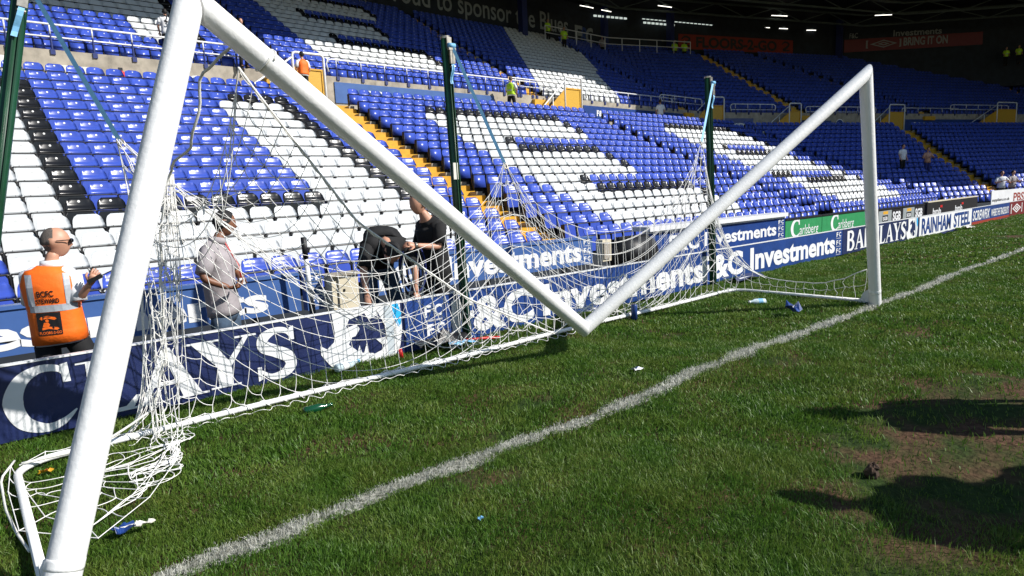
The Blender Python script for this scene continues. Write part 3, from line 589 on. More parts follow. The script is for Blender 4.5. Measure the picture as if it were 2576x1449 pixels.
# ------------------------------------------------------------------ net poles with ratchet straps
def ribbon(P, wdt, side):
    b = MB(); V = []
    for p in P:
        V += [np.asarray(p) - side * wdt / 2, np.asarray(p) + side * wdt / 2]
    n = len(P); b.add(V, [(2 * i, 2 * i + 1, 2 * i + 3, 2 * i + 2) for i in range(n - 1)]); V2 = [v + np.cross(unit(np.asarray(P[-1]) - np.asarray(P[0])), side) * .003 for v in V]
    b.add(V2, [(2 * i + 2, 2 * i + 3, 2 * i + 1, 2 * i) for i in range(n - 1)]); return b
def net_pole(label, base, top, S, r=.042):
    base, top = np.array(base, float), np.array(top, float); o = thing('net_pole', label, 'pole', tuple(base), 'green poles behind the goal net')
    d = unit(top - base); b = MB(); b.tube([base - d * .1, top], r, 28); b.build('shaft', M['green_pole'], o, True)
    side = unit(np.cross(d, (0, -1, 0))); f = unit(np.cross(side, d)); f = f if f[1] < 0 else -f
    b = MB()
    for s in (-1, 1): b.box((base + top) / 2 + f * (r + .004) + side * s * .014, (.008, .016, np.linalg.norm(top - base) - .02), 0, (side, f, d))
    b.build('channel_rail', M['green_pole'], o)
    b = MB(); b.tube([top - d * .01, top + d * .012], r + .004, 24); b.box(top - d * .05 + f * (r + .01), (.05, .012, .09), 0, (side, f, d)); b.build('cap', M['steel'], o)
    q = top - d * .13 + f * (r + .03) + side * .01
    b = MB(); b.tube([q - side * .035 + d * .05, q + side * .035 + d * .05], .022, 14); b.build('strap_roll', M['strap'], o, True)
    b = MB(); b.box(q - d * .04, (.05, .02, .13), 0, (side, f, d)); b.box(q + d * .02, (.075, .028, .02), 0, (side, f, d)); b.tube([q - d * .13 - side * .02, q - d * .13 + side * .02], .012, 8); b.build('ratchet', M['steel'], o)
    pts = [q + d * .06 + (S - q - d * .06) * t for t in np.linspace(0, 1, 12)]; sd = unit(np.cross(S - q, (.35, .4, .1)))
    ribbon(pts, .028, sd).build('strap', M['strap'], o)
    tail = [q - d * (.10 + .03 * k) + f * .012 * math.sin(k) - side * .012 * k * .3 for k in range(7)]; ribbon(tail, .03, side).build('strap_tail', M['strap'], o)
    b = MB(); t_ = np.linspace(0, 6.28, 16); e = unit(S - q); u_ = unit(np.cross(e, (0, 1, .2))); b.tube([S + e * (.02 + .03 * math.cos(a)) * 1. + u_ * .018 * math.sin(a) for a in t_], .004, 6); b.build('hook', M['steel'], o, True)
    return o
net_pole('green net pole leaning at the left edge with a blue ratchet strap', (-3.92, 2.2, 0), (-3.31, 2.2, 2.80), S1)
pole2 = net_pole('green net pole standing between the goalposts, in front of the yellow stairway', (-.22, 2.25, 0), (-.28, 2.25, 2.80), S2)
o = net_pole('green net pole farthest right, holding the tallest net peak', (4.12, 2.25, 0), (3.99, 2.25, 2.82), S3)
b = MB(); b.box((-.28, 2.205, 1.62), (.05, .012, .15)); b.build('notice', M['paper'], pole2)

# ------------------------------------------------------------------ stand : rows, facets
K0 = np.array([34.15, 7.5]); TH = math.radians(20)
uA, nA = np.array([1., 0]), np.array([0, 1.]); uB = np.array([math.cos(TH), -math.sin(TH)]); nB = np.array([math.sin(TH), math.cos(TH)])
def PA(x, d, z): return np.array([x, 7.5 + d, z])
def PB(s, d, z): q = K0 + uB * s + nB * d; return np.array([q[0], q[1], z])
TT = math.tan(TH / 2)
NL, NUP, RP = 17, 18, .695
zl = lambda r: .58 + .258 * r + .0028 * r * r - .82       # lower tier floor height
zu = lambda i: 7.09 + .394 * i - .82                      # upper tier floor height
dU = 15.0                                                 # upper tier first row depth
stand = thing('grandstand', 'two-tier covered football stand with blue, white and black seats behind the goal', 'grandstand', (0, 7, 0))
def terrace(name, rows, zf, d0, x0):
    b = MB()
    for r in range(rows):
        d = d0 + r * RP; z = zf(r); f = d - (.50 if r or d0 == 0 else .27); k = d + RP - .50; zz = zf(r - 1) if r else z - (.9 if d0 == 0 else .1)
        a1, a2 = PA(x0, f, z), PA(34.15 + f * TT, f, z); c1, c2 = PA(x0, k, z), PA(34.15 + k * TT, k, z)
        b1, b2 = PB(58, f, z), PB(58, k, z); lo = np.array([0, 0, zz - z])
        b.poly([a1, a2, c2, c1]); b.poly([a2, b1, b2, c2]); b.poly([a1 + lo, a2 + lo, a2, a1]); b.poly([a2 + lo, b1 + lo, b1, a2])
    return b.build(name, M['tread'], stand)
terrace('lower_terrace', NL, zl, 0, -30); terrace('upper_terrace', NUP, zu, dU, -30)
def wall2(name, d, z0, z1, m, x0=-30, s1=58, th=.2, mi=None):
    b = MB(); dd2 = d + th
    for z_a, z_b in ((z0, z1),):
        f = [PA(x0, d, z_a), PA(34.15 + d * TT, d, z_a), PB(s1, d, z_a)]; g_ = [PA(x0, dd2, z_a), PA(34.15 + dd2 * TT, dd2, z_a), PB(s1, dd2, z_a)]; up = np.array([0, 0, z_b - z_a])
        for i in range(2):
            b.poly([f[i], f[i + 1], f[i + 1] + up, f[i] + up]); b.poly([f[i] + up, f[i + 1] + up, g_[i + 1] + up, g_[i] + up]); b.poly([g_[i + 1], g_[i], g_[i] + up, g_[i + 1] + up])
    return b.build(name, m, stand)
DW = 14.7; ZW = 6.50
wall2('front_wall', -.55, -.5, -.05, M['dark_wall']); wall2('gangway_wall', DW, 4.6, ZW, M['concrete'])
b = MB(); d0, d1_ = 16 * RP + .2, DW; z = 4.62
b.poly([PA(-30, d0, z), PA(34.15 + d0 * TT, d0, z), PA(34.15 + d1_ * TT, d1_, z), PA(-30, d1_, z)]); b.poly([PA(34.15 + d0 * TT, d0, z), PB(58, d0, z), PB(58, d1_, z), PA(34.15 + d1_ * TT, d1_, z)]); b.build('gangway_floor', M['concrete'], stand)
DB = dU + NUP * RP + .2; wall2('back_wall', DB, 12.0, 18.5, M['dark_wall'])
# yellow stairways
def stair(rows, zf, d0, fn, s0, s1, slant=0., off=0.):
    b = MB(); e3 = (uA if fn is PA else uB); n3 = (nA if fn is PA else nB); ax = (np.array([*e3, 0]), np.array([*n3, 0]), np.array([0, 0, 1.]))
    for r in range(rows):
        z, zn = zf(r), zf(r + 1); d = d0 + r * RP; c = (s0 + s1) / 2 + slant * r; wd = s1 - s0
        for h0, h1, a_, e_ in ((z - .3, z + .012, -.51, .20), (z - .3, (z + zn) / 2, -.05, .195)):
            b.box(fn(c, d + (a_ + e_) / 2, (h0 + h1) / 2), (wd, e_ - a_, h1 - h0), 0, ax)
    for r in range(0, rows):
        z = zf(r); d = d0 + r * RP; c = s1 - .10 + slant * r; b.box(fn(c, d - .22, z + .06), (.2, .3, .13), 1, ax)
    b.build('stairway', [M['yellow'], M['concrete']], stand)
for a, c in ((5.95, 7.28), (19.8, 20.98), (33.5, 34.7)): stair(NL, zl, 0, PA, a, c)
for a, c in ((5.72, 7.0), (19.6, 20.6), (33.2, 34.2)): stair(NUP, zu, dU, PA, a, c)
stair(NL, zl, 0, PB, 4.4, 5.7, .41); stair(NUP, zu, dU, PB, 4.9, 6.1); stair(NUP, zu, dU, PB, 18.2, 19.4, -.42); stair(NUP, zu, dU, PB, 37.4, 38.8)
# roof, pillars, trusses
b = MB(); zr0, zr1 = 17.6, 16.9
pts = [PA(-30, 8.8, zr0), PA(34.15, 8.8, zr0), (44, -3.6, zr0), (50, -9.6, zr0), (110, -16, zr0), (110, 60, zr1), PA(34.15 + 30 * TT, 30, zr1), PA(-30, 30, zr1)]  # unseen front edge and corner overhang shaped to throw the shade line
b.poly(pts); b.poly([np.asarray(p) + np.array([0, 0, .25]) for p in pts][::-1])
for i in range(5): p, q = np.asarray(pts[i]), np.asarray(pts[i + 1]); b.poly([p, q, q + np.array([0, 0, .25]), p + np.array([0, 0, .25])])
b.build('roof', M['roof_dark'], stand)
for dd_ in (20.5, 24.5):
    b = MB(); z = 16.0
    ch = [PA(20, dd_, z), PA(34.15 + dd_ * TT, dd_, z), PB(23, dd_, z), tuple(PB(23, dd_, z) + np.array([14, -15, 0]))]
    b.tube(ch, .09, 6); b.tube([np.asarray(p) + np.array([0, 0, .95]) for p in ch], .09, 6)
    Q = smooth_path(ch, 22)
    for i in range(21): b.tube([Q[i] + np.array([0, 0, .95 * (i % 2)]), Q[i + 1] + np.array([0, 0, .95 * ((i + 1) % 2)])], .045, 5)
    b.build('roof_truss', M['truss'], stand)
for P_ in (PA(30.0, 26.4, 0), PA(40.2, 27.2, 0), PB(2.6, 26.9, 0), PB(22.6, 27.0, 0)):
    b = MB(); b.box((P_[0], P_[1], 14.6), (.5, .5, 5.6)); b.build('pillar', M['blue_steel'], stand)
# roof light slots seen through the far end and rear windows
b = MB()
for a, c, z in ((-4.6, -1.4, 16.05), (.3, 3.6, 15.85), (.2, 7.5, 16.15)):
    for k in np.arange(a, c, .42): b.box(PB(k, 27.38, z - .02 * k), (.30, .03, .16 if z < 16.1 else .07), 0, (np.array([*uB, 0]) , np.array([*nB, 0]), np.array([0, 0, 1.])))
b.build('clerestory_window', M['daylight'], stand)
# banners on the back wall
def banner(name, label, pl, a0, a1, z0, z1, face, fn):
    o = thing(name, label, 'banner', tuple(pl.p((a0 + a1) / 2, (z0 + z1) / 2))); b = MB(); slab(b, pl, a0, a1, z0, z1, -.04, 0); b.build('panel', face, o)
    b = MB(); m = fn(b); b.build('lettering', m, o)
wp = Plane(PA(0, DB - .06, 0), (1, 0, 0), (0, 0, 1)); wb = Plane(PB(0, DB - .06, 0), (*uB, 0), (0, 0, 1))
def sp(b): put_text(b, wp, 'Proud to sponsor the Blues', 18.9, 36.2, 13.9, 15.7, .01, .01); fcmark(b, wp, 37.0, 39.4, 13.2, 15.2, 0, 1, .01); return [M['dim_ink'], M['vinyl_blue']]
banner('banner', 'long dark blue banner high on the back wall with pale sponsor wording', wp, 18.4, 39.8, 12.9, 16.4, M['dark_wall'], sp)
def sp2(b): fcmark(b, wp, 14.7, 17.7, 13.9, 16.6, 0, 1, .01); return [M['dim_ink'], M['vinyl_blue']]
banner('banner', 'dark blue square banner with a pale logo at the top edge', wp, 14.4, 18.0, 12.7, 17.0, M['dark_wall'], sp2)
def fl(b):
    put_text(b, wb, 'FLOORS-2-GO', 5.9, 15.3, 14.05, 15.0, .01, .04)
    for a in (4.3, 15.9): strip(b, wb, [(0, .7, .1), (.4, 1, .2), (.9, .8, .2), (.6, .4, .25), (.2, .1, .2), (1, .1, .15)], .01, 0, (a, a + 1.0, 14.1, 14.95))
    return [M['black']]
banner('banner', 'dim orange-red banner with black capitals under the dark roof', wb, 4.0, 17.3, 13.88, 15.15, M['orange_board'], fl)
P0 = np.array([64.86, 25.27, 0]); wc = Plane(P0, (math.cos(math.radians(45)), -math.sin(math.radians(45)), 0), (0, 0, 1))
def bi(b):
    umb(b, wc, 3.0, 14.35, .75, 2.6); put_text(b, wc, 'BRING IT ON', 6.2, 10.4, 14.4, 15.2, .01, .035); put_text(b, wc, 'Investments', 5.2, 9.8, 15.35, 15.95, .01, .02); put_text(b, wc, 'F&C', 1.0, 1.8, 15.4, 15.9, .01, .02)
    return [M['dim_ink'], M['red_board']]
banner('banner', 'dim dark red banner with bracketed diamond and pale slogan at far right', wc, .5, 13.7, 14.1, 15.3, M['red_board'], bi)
b = MB(); slab(b, wc, -1, 30, 10, 18.5, -.4, -.1); slab(b, wc, .5, 12, 15.31, 16.5, -.09, -.05); b.build('corner_back_wall', M['dark_wall'], stand)
b = MB(); b.poly([PB(58, -1, -1), PB(58, 30, -1), PB(58, 30, 19), PB(58, -1, 19)]); b.poly([(-30, 7, -1), (-30, 38, -1), (-30, 38, 19), (-30, 7, 19)][::-1]); b.build('unseen_end_wall', M['dark_wall'], stand)  # out-of-view end walls, added to stop sky light entering the stand
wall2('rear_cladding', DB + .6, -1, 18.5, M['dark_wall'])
def unseen_stand(name, label, P, Q, dep, h):  # out-of-view stands added to cut sky light from the right and behind
    P, Q = np.array(P, float), np.array(Q, float); u = unit(Q - P); n = np.array([u[1], -u[0], 0]); L_2 = np.linalg.norm(Q - P); o = thing(name, label, 'grandstand', tuple(P))
    b = MB()
    for k in range(24): q = P + n * dep * k / 24; z = h * .62 * k / 24; b.poly([q + (0, 0, z), q + u * L_2 + (0, 0, z), q + u * L_2 + n * dep / 24 + (0, 0, z), q + n * dep / 24 + (0, 0, z)][::-1]); b.poly([q + (0, 0, z - h * .03), q + u * L_2 + (0, 0, z - h * .03), q + u * L_2 + (0, 0, z), q + (0, 0, z)])
    b.build('seating_tier', M['blue_steel'], o)
    b = MB(); q = P + n * dep; b.poly([q, q + u * L_2, q + u * L_2 + (0, 0, h), q + (0, 0, h)]); b.build('back_wall', M['dark_wall'], o)
    b = MB(); b.poly([P + (0, 0, h + 1), P + u * L_2 + (0, 0, h + 1), q + u * L_2 + (0, 0, h), q + (0, 0, h)]); b.build('roof', M['roof_dark'], o)
unseen_stand('grandstand', 'unseen side stand along the right touchline, added to block sky light', (66, -100, 0), (66, -6, 0), 26, 15.5)
unseen_stand('grandstand', 'unseen stand at the opposite end behind the camera, added to block low sky light', (-48, -112, 0), (60, -112, 0), 22, 13)
# lit tubes under the roof
for i, (p, q) in enumerate([((30.2, 33.9), (31.1, 33.7)), ((36.03, 33.6), (37.5, 33.5)), ((38.5, 33.5), (39.6, 33.4)), ((41.58, 30.12), (43.0, 29.8)), ((53.05, 26.3), (54.55, 25.6)), ((55.8, 29.2), (57.2, 28.6)), ((58.3, 28.2), (59.2, 27.8)), ((61.5, 27.0), (62.4, 26.5)), ((61.7, 20.9), (62.9, 19.9))]):
    zz = 16.2; wl = ['first lit tube from the left, at the top edge above the sponsor wording', 'second lit tube from the left, above the top corner railing', 'third lit tube from the left, right of the longer slanted one', 'lit tube high above the clerestory slits', 'lit tube hanging highest above the orange-red banner', 'lit tube just above the middle of the orange-red banner', 'short lit tube right of the middle of the orange-red banner', 'lit tube just left of the dark red banner', 'lit tube high above the dark red banner'][i]
    o = thing('tube_light', wl, 'light', (p[0], p[1], zz), 'lit tubes under the stand roof')
    b = MB(); b.box(((p[0] + q[0]) / 2, (p[1] + q[1]) / 2, zz + .12), (.3, .3, .06)); b.build('housing', M['truss'], o)
    b = MB(); b.tube([(*p, zz), (*q, zz)], .030, 8); b.build('tube', M['lamp'], o)
# gangway-wall signs
gw = Plane(PA(0, DW - .012, 0), (1, 0, 0), (0, 0, 1)); gb = Plane(PB(0, DW - .012, 0), (*uB, 0), (0, 0, 1))
def wsign(label, pl, a0, a1, z0, z1, txt, face=M['hoard_blue']):
    o = thing('wall_sign', label, 'sign', tuple(pl.p((a0 + a1) / 2, (z0 + z1) / 2))); b = MB(); slab(b, pl, a0, a1, z0, z1, -.01, .03); b.build('panel', face, o)
    b = MB()
    for t, p, q, h in txt: put_text(b, pl, t, p, q, z0 + (z1 - z0) * .5 - h / 2, z0 + (z1 - z0) * .5 + h / 2, .036, .03)
    b.build('lettering', M['white_ink'], o)
wsign('long blue wall sign with two white phrases, behind the middle green pole', gw, 8.55, 17.0, 5.45, 6.28, [('F&C Investments', 10.0, 12.9, .34), ('Expect excellence', 13.6, 16.4, .36)])
wsign('blue wall sign with two white phrases behind the man in the white shirt', gw, 23.5, 33.2, 5.45, 6.22, [('F&C Investments', 24.6, 27.6, .34), ('Expect excellence', 28.4, 32.0, .36)], M['vinyl_blue'])
wsign('short blue wall sign right of the farthest green pole', gb, -1.95, .95, 5.3, 6.1, [('F&C Investments', -1.75, .7, .30)], M['vinyl_blue'])
wsign('short blue wall sign crossed by the sloping crossbar', gb, 5.2, 8.35, 5.2, 5.95, [('F&C Investments', 5.4, 8.0, .30)], M['vinyl_blue'])
wsign('wide blue wall sign right of the far goalpost', gb, 15.7, 25.2, 5.2, 6.05, [('F&C Investments', 17.0, 23.8, .40)], M['vinyl_blue'])
for pl, a, lb in ((gb, 9.2, 'round blue and yellow block badge beside the short wall sign'), (gb, 26.2, 'round blue and yellow block badge beside the wide wall sign'), (gw, 3.3, 'round blue block badge behind the near crossbar end')):
    o = thing('block_badge', lb, 'sign', tuple(pl.p(a, 5.65))); b = MB(); c = [pl.p(a + .42 * math.cos(t), 5.65 + .42 * math.sin(t), .03) for t in np.linspace(0, 6.283, 25)[:-1]]; b.poly(c); b.build('plate', M['white_ink'], o)
    b = MB(); b.poly([pl.p(a + .36 * math.cos(t), 5.65 + .36 * math.sin(t), .034) for t in np.linspace(0, math.pi, 13)]); b.build('blue_half', M['vinyl_blue'], o)
    b = MB(); b.poly([pl.p(a + .36 * math.cos(t), 5.63 + .36 * math.sin(t), .034) for t in np.linspace(math.pi, 2 * math.pi, 13)]); b.build('yellow_half', M['yellow'], o)
def flat_sign(name, label, cat, a0, a1, z0, z1, m, extra=None):
    o = thing(name, label, cat, tuple(gw.p((a0 + a1) / 2, z0))); b = MB(); slab(b, gw, a0, a1, z0, z1, 0, .03); b.build('plate', m, o)
    if extra: extra(o)
flat_sign('notice_sheet', 'white notice on the concrete wall left of the red fire extinguisher', 'notice', -.75, .15, 5.35, 6.05, M['paper'])
def ex(o): b = MB(); rect(b, gw, -2.95, -2.45, 5.5, 6.1, .034); b.build('green_panel', M['sign_green'], o); b = MB(); ply(b, gw, [(0, .5), (.5, .9), (.5, .65), (1, .65), (1, .35), (.5, .35), (.5, .1)], .038, 0, (-2.9, -2.5, 5.6, 6.0)); b.build('arrow', M['white_ink'], o)
flat_sign('exit_sign', 'green and white arrow sign on the wall behind the left pole', 'sign', -3.0, -1.9, 5.4, 6.2, M['white_ink'], ex)
def ex2(o): b = MB(); ply(b, gw, [(0, .5), (.12, .15), (.4, .0), (.4, 1.0), (.12, .85)], .034, 0, (1.95, 2.6, 5.4, 5.9)); b.build('green_panel', M['sign_green'], o)
flat_sign('exit_sign', 'rounded running-man exit sign beside the near goalpost', 'sign', 1.9, 2.85, 5.35, 5.95, M['white_ink'], ex2)
o = thing('fire_extinguisher', 'red fire extinguisher hanging on the concrete wall', 'extinguisher', tuple(PA(.95, DW - .12, 5.4)))
b = MB(); b.tube([PA(.95, DW - .12, 5.35), PA(.95, DW - .12, 5.95), PA(.95, DW - .12, 6.0)], [.13, .13, .06], 14); b.build('cylinder', M['red'], o, True); b = MB(); b.box(PA(.95, DW - .12, 6.06), (.12, .08, .08)); b.build('valve', M['black'], o)
# rails along the gangway wall
def rail(label, fn, a0, a1, zt, mid=True, curl=(False, False), step=1.12, dz=0., d=DW + .08):
    o = thing('handrail', label, 'handrail', tuple(fn((a0 + a1) / 2, d, ZW + dz))); b = MB(); z = zt
    pts = [fn(a0, d, z)] + [fn(a1, d, z)]
    if curl[0]: pts = [fn(a0, d, z - .5), fn(a0 - .08, d, z - .2), fn(a0 - .02, d, z - .05)] + [fn(a0 + .15, d, z)] + pts[1:]
    if curl[1]: pts = pts[:-1] + [fn(a1 - .15, d, z), fn(a1 + .04, d, z - .08), fn(a1 + .06, d, z - .25), fn(a1, d, z - .45)]
    b.tube(pts, .033, 10); b.build('top_rail', M['rail_white'], o, True)
    if mid: b = MB(); b.tube([fn(a0, d, z - .38), fn(a1, d, z - .38)], .026, 8); b.build('mid_rail', M['rail_white'], o, True)
    for a in np.arange(a0 + .35, a1, step):
        b = MB(); b.tube([fn(a, d, z - .3), fn(a, d, z)], .024, 8); b.build('upright', M['rail_white'], o, True)
        b = MB(); b.tube([fn(a, d, ZW + dz - .1), fn(a, d, z - .3)], .034, 8); b.box(fn(a, DW - .02, ZW - .07), (.13, .05, .16)); b.build('bracket', M['blue_steel'], o)
rail('two-bar white handrail on the concrete wall at upper left', PA, -9, 6.2, 7.28)
rail('white handrail above the long blue wall sign', PA, 8.4, 20.0, 7.18, False, (True, False))
rail('short looped white handrail near the man in the yellow vest', PA, 18.3, 21.6, 7.32, True, (True, True), 1.0, 0, DW + .2)
rail('white handrail above the blue wall sign with the white-shirted man', PA, 23.9, 32.6, 7.15, False, (True, False))
rail('looped white handrail left of the farthest green pole', PA, 31.0, 35.7, 7.35, True, (True, True), 1.2, 0, DW + .2)
rail('looped white handrail above the short wall sign', PB, -.9, 3.0, 7.1, True, (True, True), 1.1); rail('white handrail between the crossbar and far goalpost', PB, 6.0, 13.0, 6.98, True, (True, True), 1.2)
rail('white handrail above the wide wall sign', PB, 16.0, 22.5, 6.95, False, (True, False), 1.4); rail('looped white handrail right of the wide wall sign', PB, 21.6, 28.8, 7.25, True, (True, True), 1.5)
# vomitory gates : white tubular portal, yellow panel, sloping rail and stringer
def gate(label, fn, a0, a1, zt, zb=4.65, lf=2.3):
    o = thing('stair_gate', label, 'gate', tuple(fn((a0 + a1) / 2, DW - .5, zb)), 'white tubular stair gates along the gangway'); d = DW - .55
    b = MB(); b.tube([fn(a0, d, zb), fn(a0, d, zt - .12), fn(a0 + .04, d, zt - .03), fn(a0 + .13, d, zt), fn(a1 - .13, d, zt), fn(a1 - .04, d, zt - .03), fn(a1, d, zt - .12), fn(a1, d, zb)], .05, 12); b.build('portal', M['rail_white'], o, True)
    ax = (np.array([*(uA if fn is PA else uB), 0]), np.array([*(nA if fn is PA else nB), 0]), np.array([0, 0, 1.]))
    b = MB(); b.box(fn((a0 + a1) / 2, d + .05, (zb + zt - .55) / 2), (a1 - a0 - .1, .03, zt - .55 - zb), 0, ax); b.build('yellow_panel', M['mesh_yellow'], o)
    b = MB(); w_ = .045
    for z_ in (zb + .1, zt - .58): b.box(fn((a0 + a1) / 2, d + .02, z_), (a1 - a0 - .1, .04, .07), 0, ax)
    for a in (a0 + .08, a1 - .08): b.box(fn(a, d + .02, (zb + zt - .55) / 2), (.06, .035, zt - .6 - zb), 0, ax)
    b.build('panel_frame', M['yellow'], o)
    q = [fn(a0 - lf, d, zb), fn(a0 - lf, d, zb + .25), fn(a0 - .02, d, zt - .65), fn(a0 - .02, d, zb)]; b = MB(); b.poly(q); b.poly([p + ax[1] * .03 for p in q][::-1]); b.build('stringer', M['yellow'], o)
    b = MB(); b.tube([fn(a0 - lf - .1, d, zb + .1), fn(a0 - lf - .05, d, zb + .62), fn(a0 - lf + .1, d, zb + .72), fn(a0, d, zt - .18)], .033, 8)
    b.tube([fn(a0 - lf * .4, d, zb), fn(a0 - lf * .4, d, zb + (zt - zb) * .62)], .028, 8); b.build('sloping_rail', M['rail_white'], o, True)
gate('white stair gate with yellow mesh panel behind the upper crossbar', PA, 6.65, 7.9, 7.15); gate('white stair gate right of the man in the yellow vest', PA, 21.5, 22.8, 7.5)
gate('white stair gate half hidden by the farthest green pole', PB, -3.4, -2.05, 7.45); gate('white stair gate left of the rising crossbar', PB, 3.75, 4.85, 7.1)
gate('white stair gate just right of the far goalpost', PB, 13.75, 15.4, 7.1); gate('white stair gate at the right edge of the picture', PB, 26.4, 28.9, 7.4, lf=4)
o = thing('corner_railing', 'thin white railing at the top of the stand in the shade', 'handrail', tuple(PA(34, 25.6, 13)))
b = MB(); q = [PA(31.3, 25.4, 13.9), PA(38.5, 25.4, 13.9), PB(.5, 25.4, 13.9), PB(3.6, 25.4, 13.9)]; b.tube(q, .035, 6); b.tube([p - np.array([0, 0, .5]) for p in q], .03, 6)
for p in smooth_path(q, 10): b.tube([p - np.array([0, 0, 1.0]), p], .035, 6)
b.build('rails', M['rail_white'], o)

# ------------------------------------------------------------------ seats
def seat_parts(nx=8, nz=6):
    """returns dict part -> (V, F) in local axes x width, y depth, z up"""
    def back(nx, nz, thick=.014):
        V, F = [], []
        ts = [0, .16, .30, .34, .55, .80, .93, 1.0] if nz > 4 else [0, .30, .34, .85, 1.0]
        nz = len(ts) - 1; us = np.linspace(-1, 1, nx + 1)
        for side in (0, 1):
            for t in ts:
                z = .612 + .208 * t; wd = .224 - .030 * t - .020 * max(0, (t - .8) / .2) ** 2; lip = .022 * max(0, (t - .86) / .14) ** 1.5
                fl = .020 * max(0, (.32 - t) / .32) + (.010 if t <= .31 else 0)
                for u in us:
                    yy = .10 + .055 * t - .030 * u * u * (1 - .2 * t) + lip - fl + side * thick
                    zz = z - (.034 * (max(0, abs(u) - .74) / .26) ** 2 if t > .75 else 0)
                    V.append((u * wd, yy, zz))
        n = (nx + 1); m = (nz + 1) * n
        for a in range(nz):
            for c in range(nx):
                q = (a * n + c, a * n + c + 1, (a + 1) * n + c + 1, (a + 1) * n + c); F.append(q); F.append(tuple(m + i for i in q[::-1]))
        for c in range(nx): F.append((nz * n + c, nz * n + c + 1, m + nz * n + c + 1, m + nz * n + c)); F.append((c + 1, c, m + c, m + c + 1))
        for a in range(nz): F.append(((a + 1) * n, a * n, m + a * n, m + (a + 1) * n)); F.append((a * n + nx, (a + 1) * n + nx, m + (a + 1) * n + nx, m + a * n + nx))
        return V, F
    b = MB(); b.add(*back(nx, nz)); bk = (b.v, b.f)
    b = MB(); o = []
    for t in ([(-.19, .27), (-.205, .34), (-.205, .54), (-.18, .585), (.18, .585), (.205, .54), (.205, .34), (.19, .27), (.16, .235), (-.16, .235)] if nx > 4 else [(-.205, .24), (-.205, .58), (.205, .58), (.205, .24)]): o.append(t)
    n = len(o); tl = lambda z: .035 + .08 * (z - .24)
    b.add([(x, tl(z) - .02, z) for x, z in o] + [(x, tl(z) + .03, z) for x, z in o], [tuple(range(n)), tuple(range(n, 2 * n))[::-1]] + [((i + 1) % n, i, n + i, n + (i + 1) % n) for i in range(n)]); pan = (b.v, b.f)
    b = MB(); b.box((0, .085, .598), (.44, .07, .020)); b.box((-.231, .06, .30), (.016, .12, .60))
    if nx > 4: b.tube([(-.226, .055, .50), (-.222, .048, .58), (-.20, .045, .600), (.20, .045, .600), (.222, .048, .588)], .0085, 6)
    if nx > 4: [b.box((x_, .045, .615), (.006, .008, .03)) for x_ in (-.13, .13)]
    br = (b.v, b.f)
    b = MB(); c = [(.021 * math.cos(t), 0, .765 + .021 * math.sin(t)) for t in np.linspace(0, 2 * math.pi, 9 if nx > 4 else 5)[:-1]]; b.poly(c); dc = (b.v, b.f)
    return dict(backrest=bk, seat_pan=pan, bracket=br, number_disc=dc)
PW = .4625
WH, BL, BK = 1, 0, 2
def col_low(r, x):
    if x < 6:
        k = round((x + 2.4 - PW / 2) / PW)      # seat index from the left letter's right edge
        if r in (0, 15, 16): return BL
        if r == 1 and x < -3.35: return BL
        if x < -4.3: return BL
        if k < 0: return BK if r == 14 and x > -3.9 else (BL if r == 14 else WH)
        if k == 0: return BK if r >= 4 else WH
        if k < 10: return WH if r <= 3 else (BK if r == 4 else BL)
        if k < 14: return WH if r <= 13 else (BK if k > 10 else BL)
        if k == 14: return BK
        return BL
    if x < 20.4:
        m = round((x - 7.3 - PW / 2) / PW)
        if m < 4: return BL
        return {16: BL, 15: BL, 0: BL, 14: BK if 5 <= m <= 19 else BL, 13: WH if m <= 18 else (BK if m == 19 else BL), 12: WH if m <= 18 else (BK if m == 19 else BL), 11: WH if m <= 18 else BL,
                10: WH if m < 8 else (BK if m == 8 else BL), 9: WH if m < 8 else (BK if m <= 16 else BL), 8: WH if m < 16 else (BK if m == 16 else BL), 7: WH if m < 16 else (BK if m == 16 else BL), 6: WH if m < 16 else BL,
                5: WH if m < 8 else (BK if m == 8 else BL), 4: WH if m < 8 else (BK if m <= 18 else BL), 3: WH if m < 18 else (BK if m == 18 else BL), 2: WH if m < 18 else (BK if m == 18 else BL), 1: WH if m < 18 else BL}[r]
    m = round((x - 21.0 - PW / 2) / PW)
    if m < 5 or m > 22: return BL
    return {16: BL, 15: BL, 0: BL, 14: BK if 7 <= m <= 20 else BL, 13: WH if m <= 19 else (BK if m < 22 else BL), 12: WH if m <= 20 else (BK if m == 21 else BL), 11: WH if m <= 20 else (BK if m == 21 else BL),
            10: WH if m < 9 else (BK if m == 9 else (BL if m < 18 else (WH if m < 21 else BL))), 9: WH if m < 9 else (BK if m < 21 else BL), 8: WH if m < 19 else (BK if m == 19 else BL), 7: WH if m < 20 else (BK if m == 20 else BL), 6: WH if m < 21 else (BK if m == 21 else BL),
            5: BK if m < 9 else (BL if m < 18 else (WH if m < 21 else (BK if m == 21 else BL))), 4: WH if m < 9 else (BK if m < 18 else (WH if m < 21 else (BK if m == 21 else BL))), 3: WH if m < 21 else (BK if m == 21 else BL), 2: WH if m < 21 else BL, 1: WH if m < 20 else BL}[r]
def col_up(i, x):
    if x < 6:
        if 2.16 < x < 4.05: return WH if 2 <= i <= 14 else BL
        if 4.05 < x < 4.5: return BK if 2 <= i <= 14 else BL
        return WH if x < 2.16 and i >= 5 else BL
    if x < 20.1:
        if i == 0 or x < 8.9: return BL
        return col_low(i - 1, x - 7.05 + 7.3) if i < 18 else BL
    l = 22.0 + .48 * (i - 3.15); r_ = 28.0 + .49 * (i - 1.7)
    return WH if l <= x <= r_ and x < 33.4 else BL
seats = []   # (tier,row,fn-id,s,P,colour,block,no)
BN = ['left of the lower yellow stairway', 'right of the lower yellow stairway', 'in the middle block', 'in the far block']
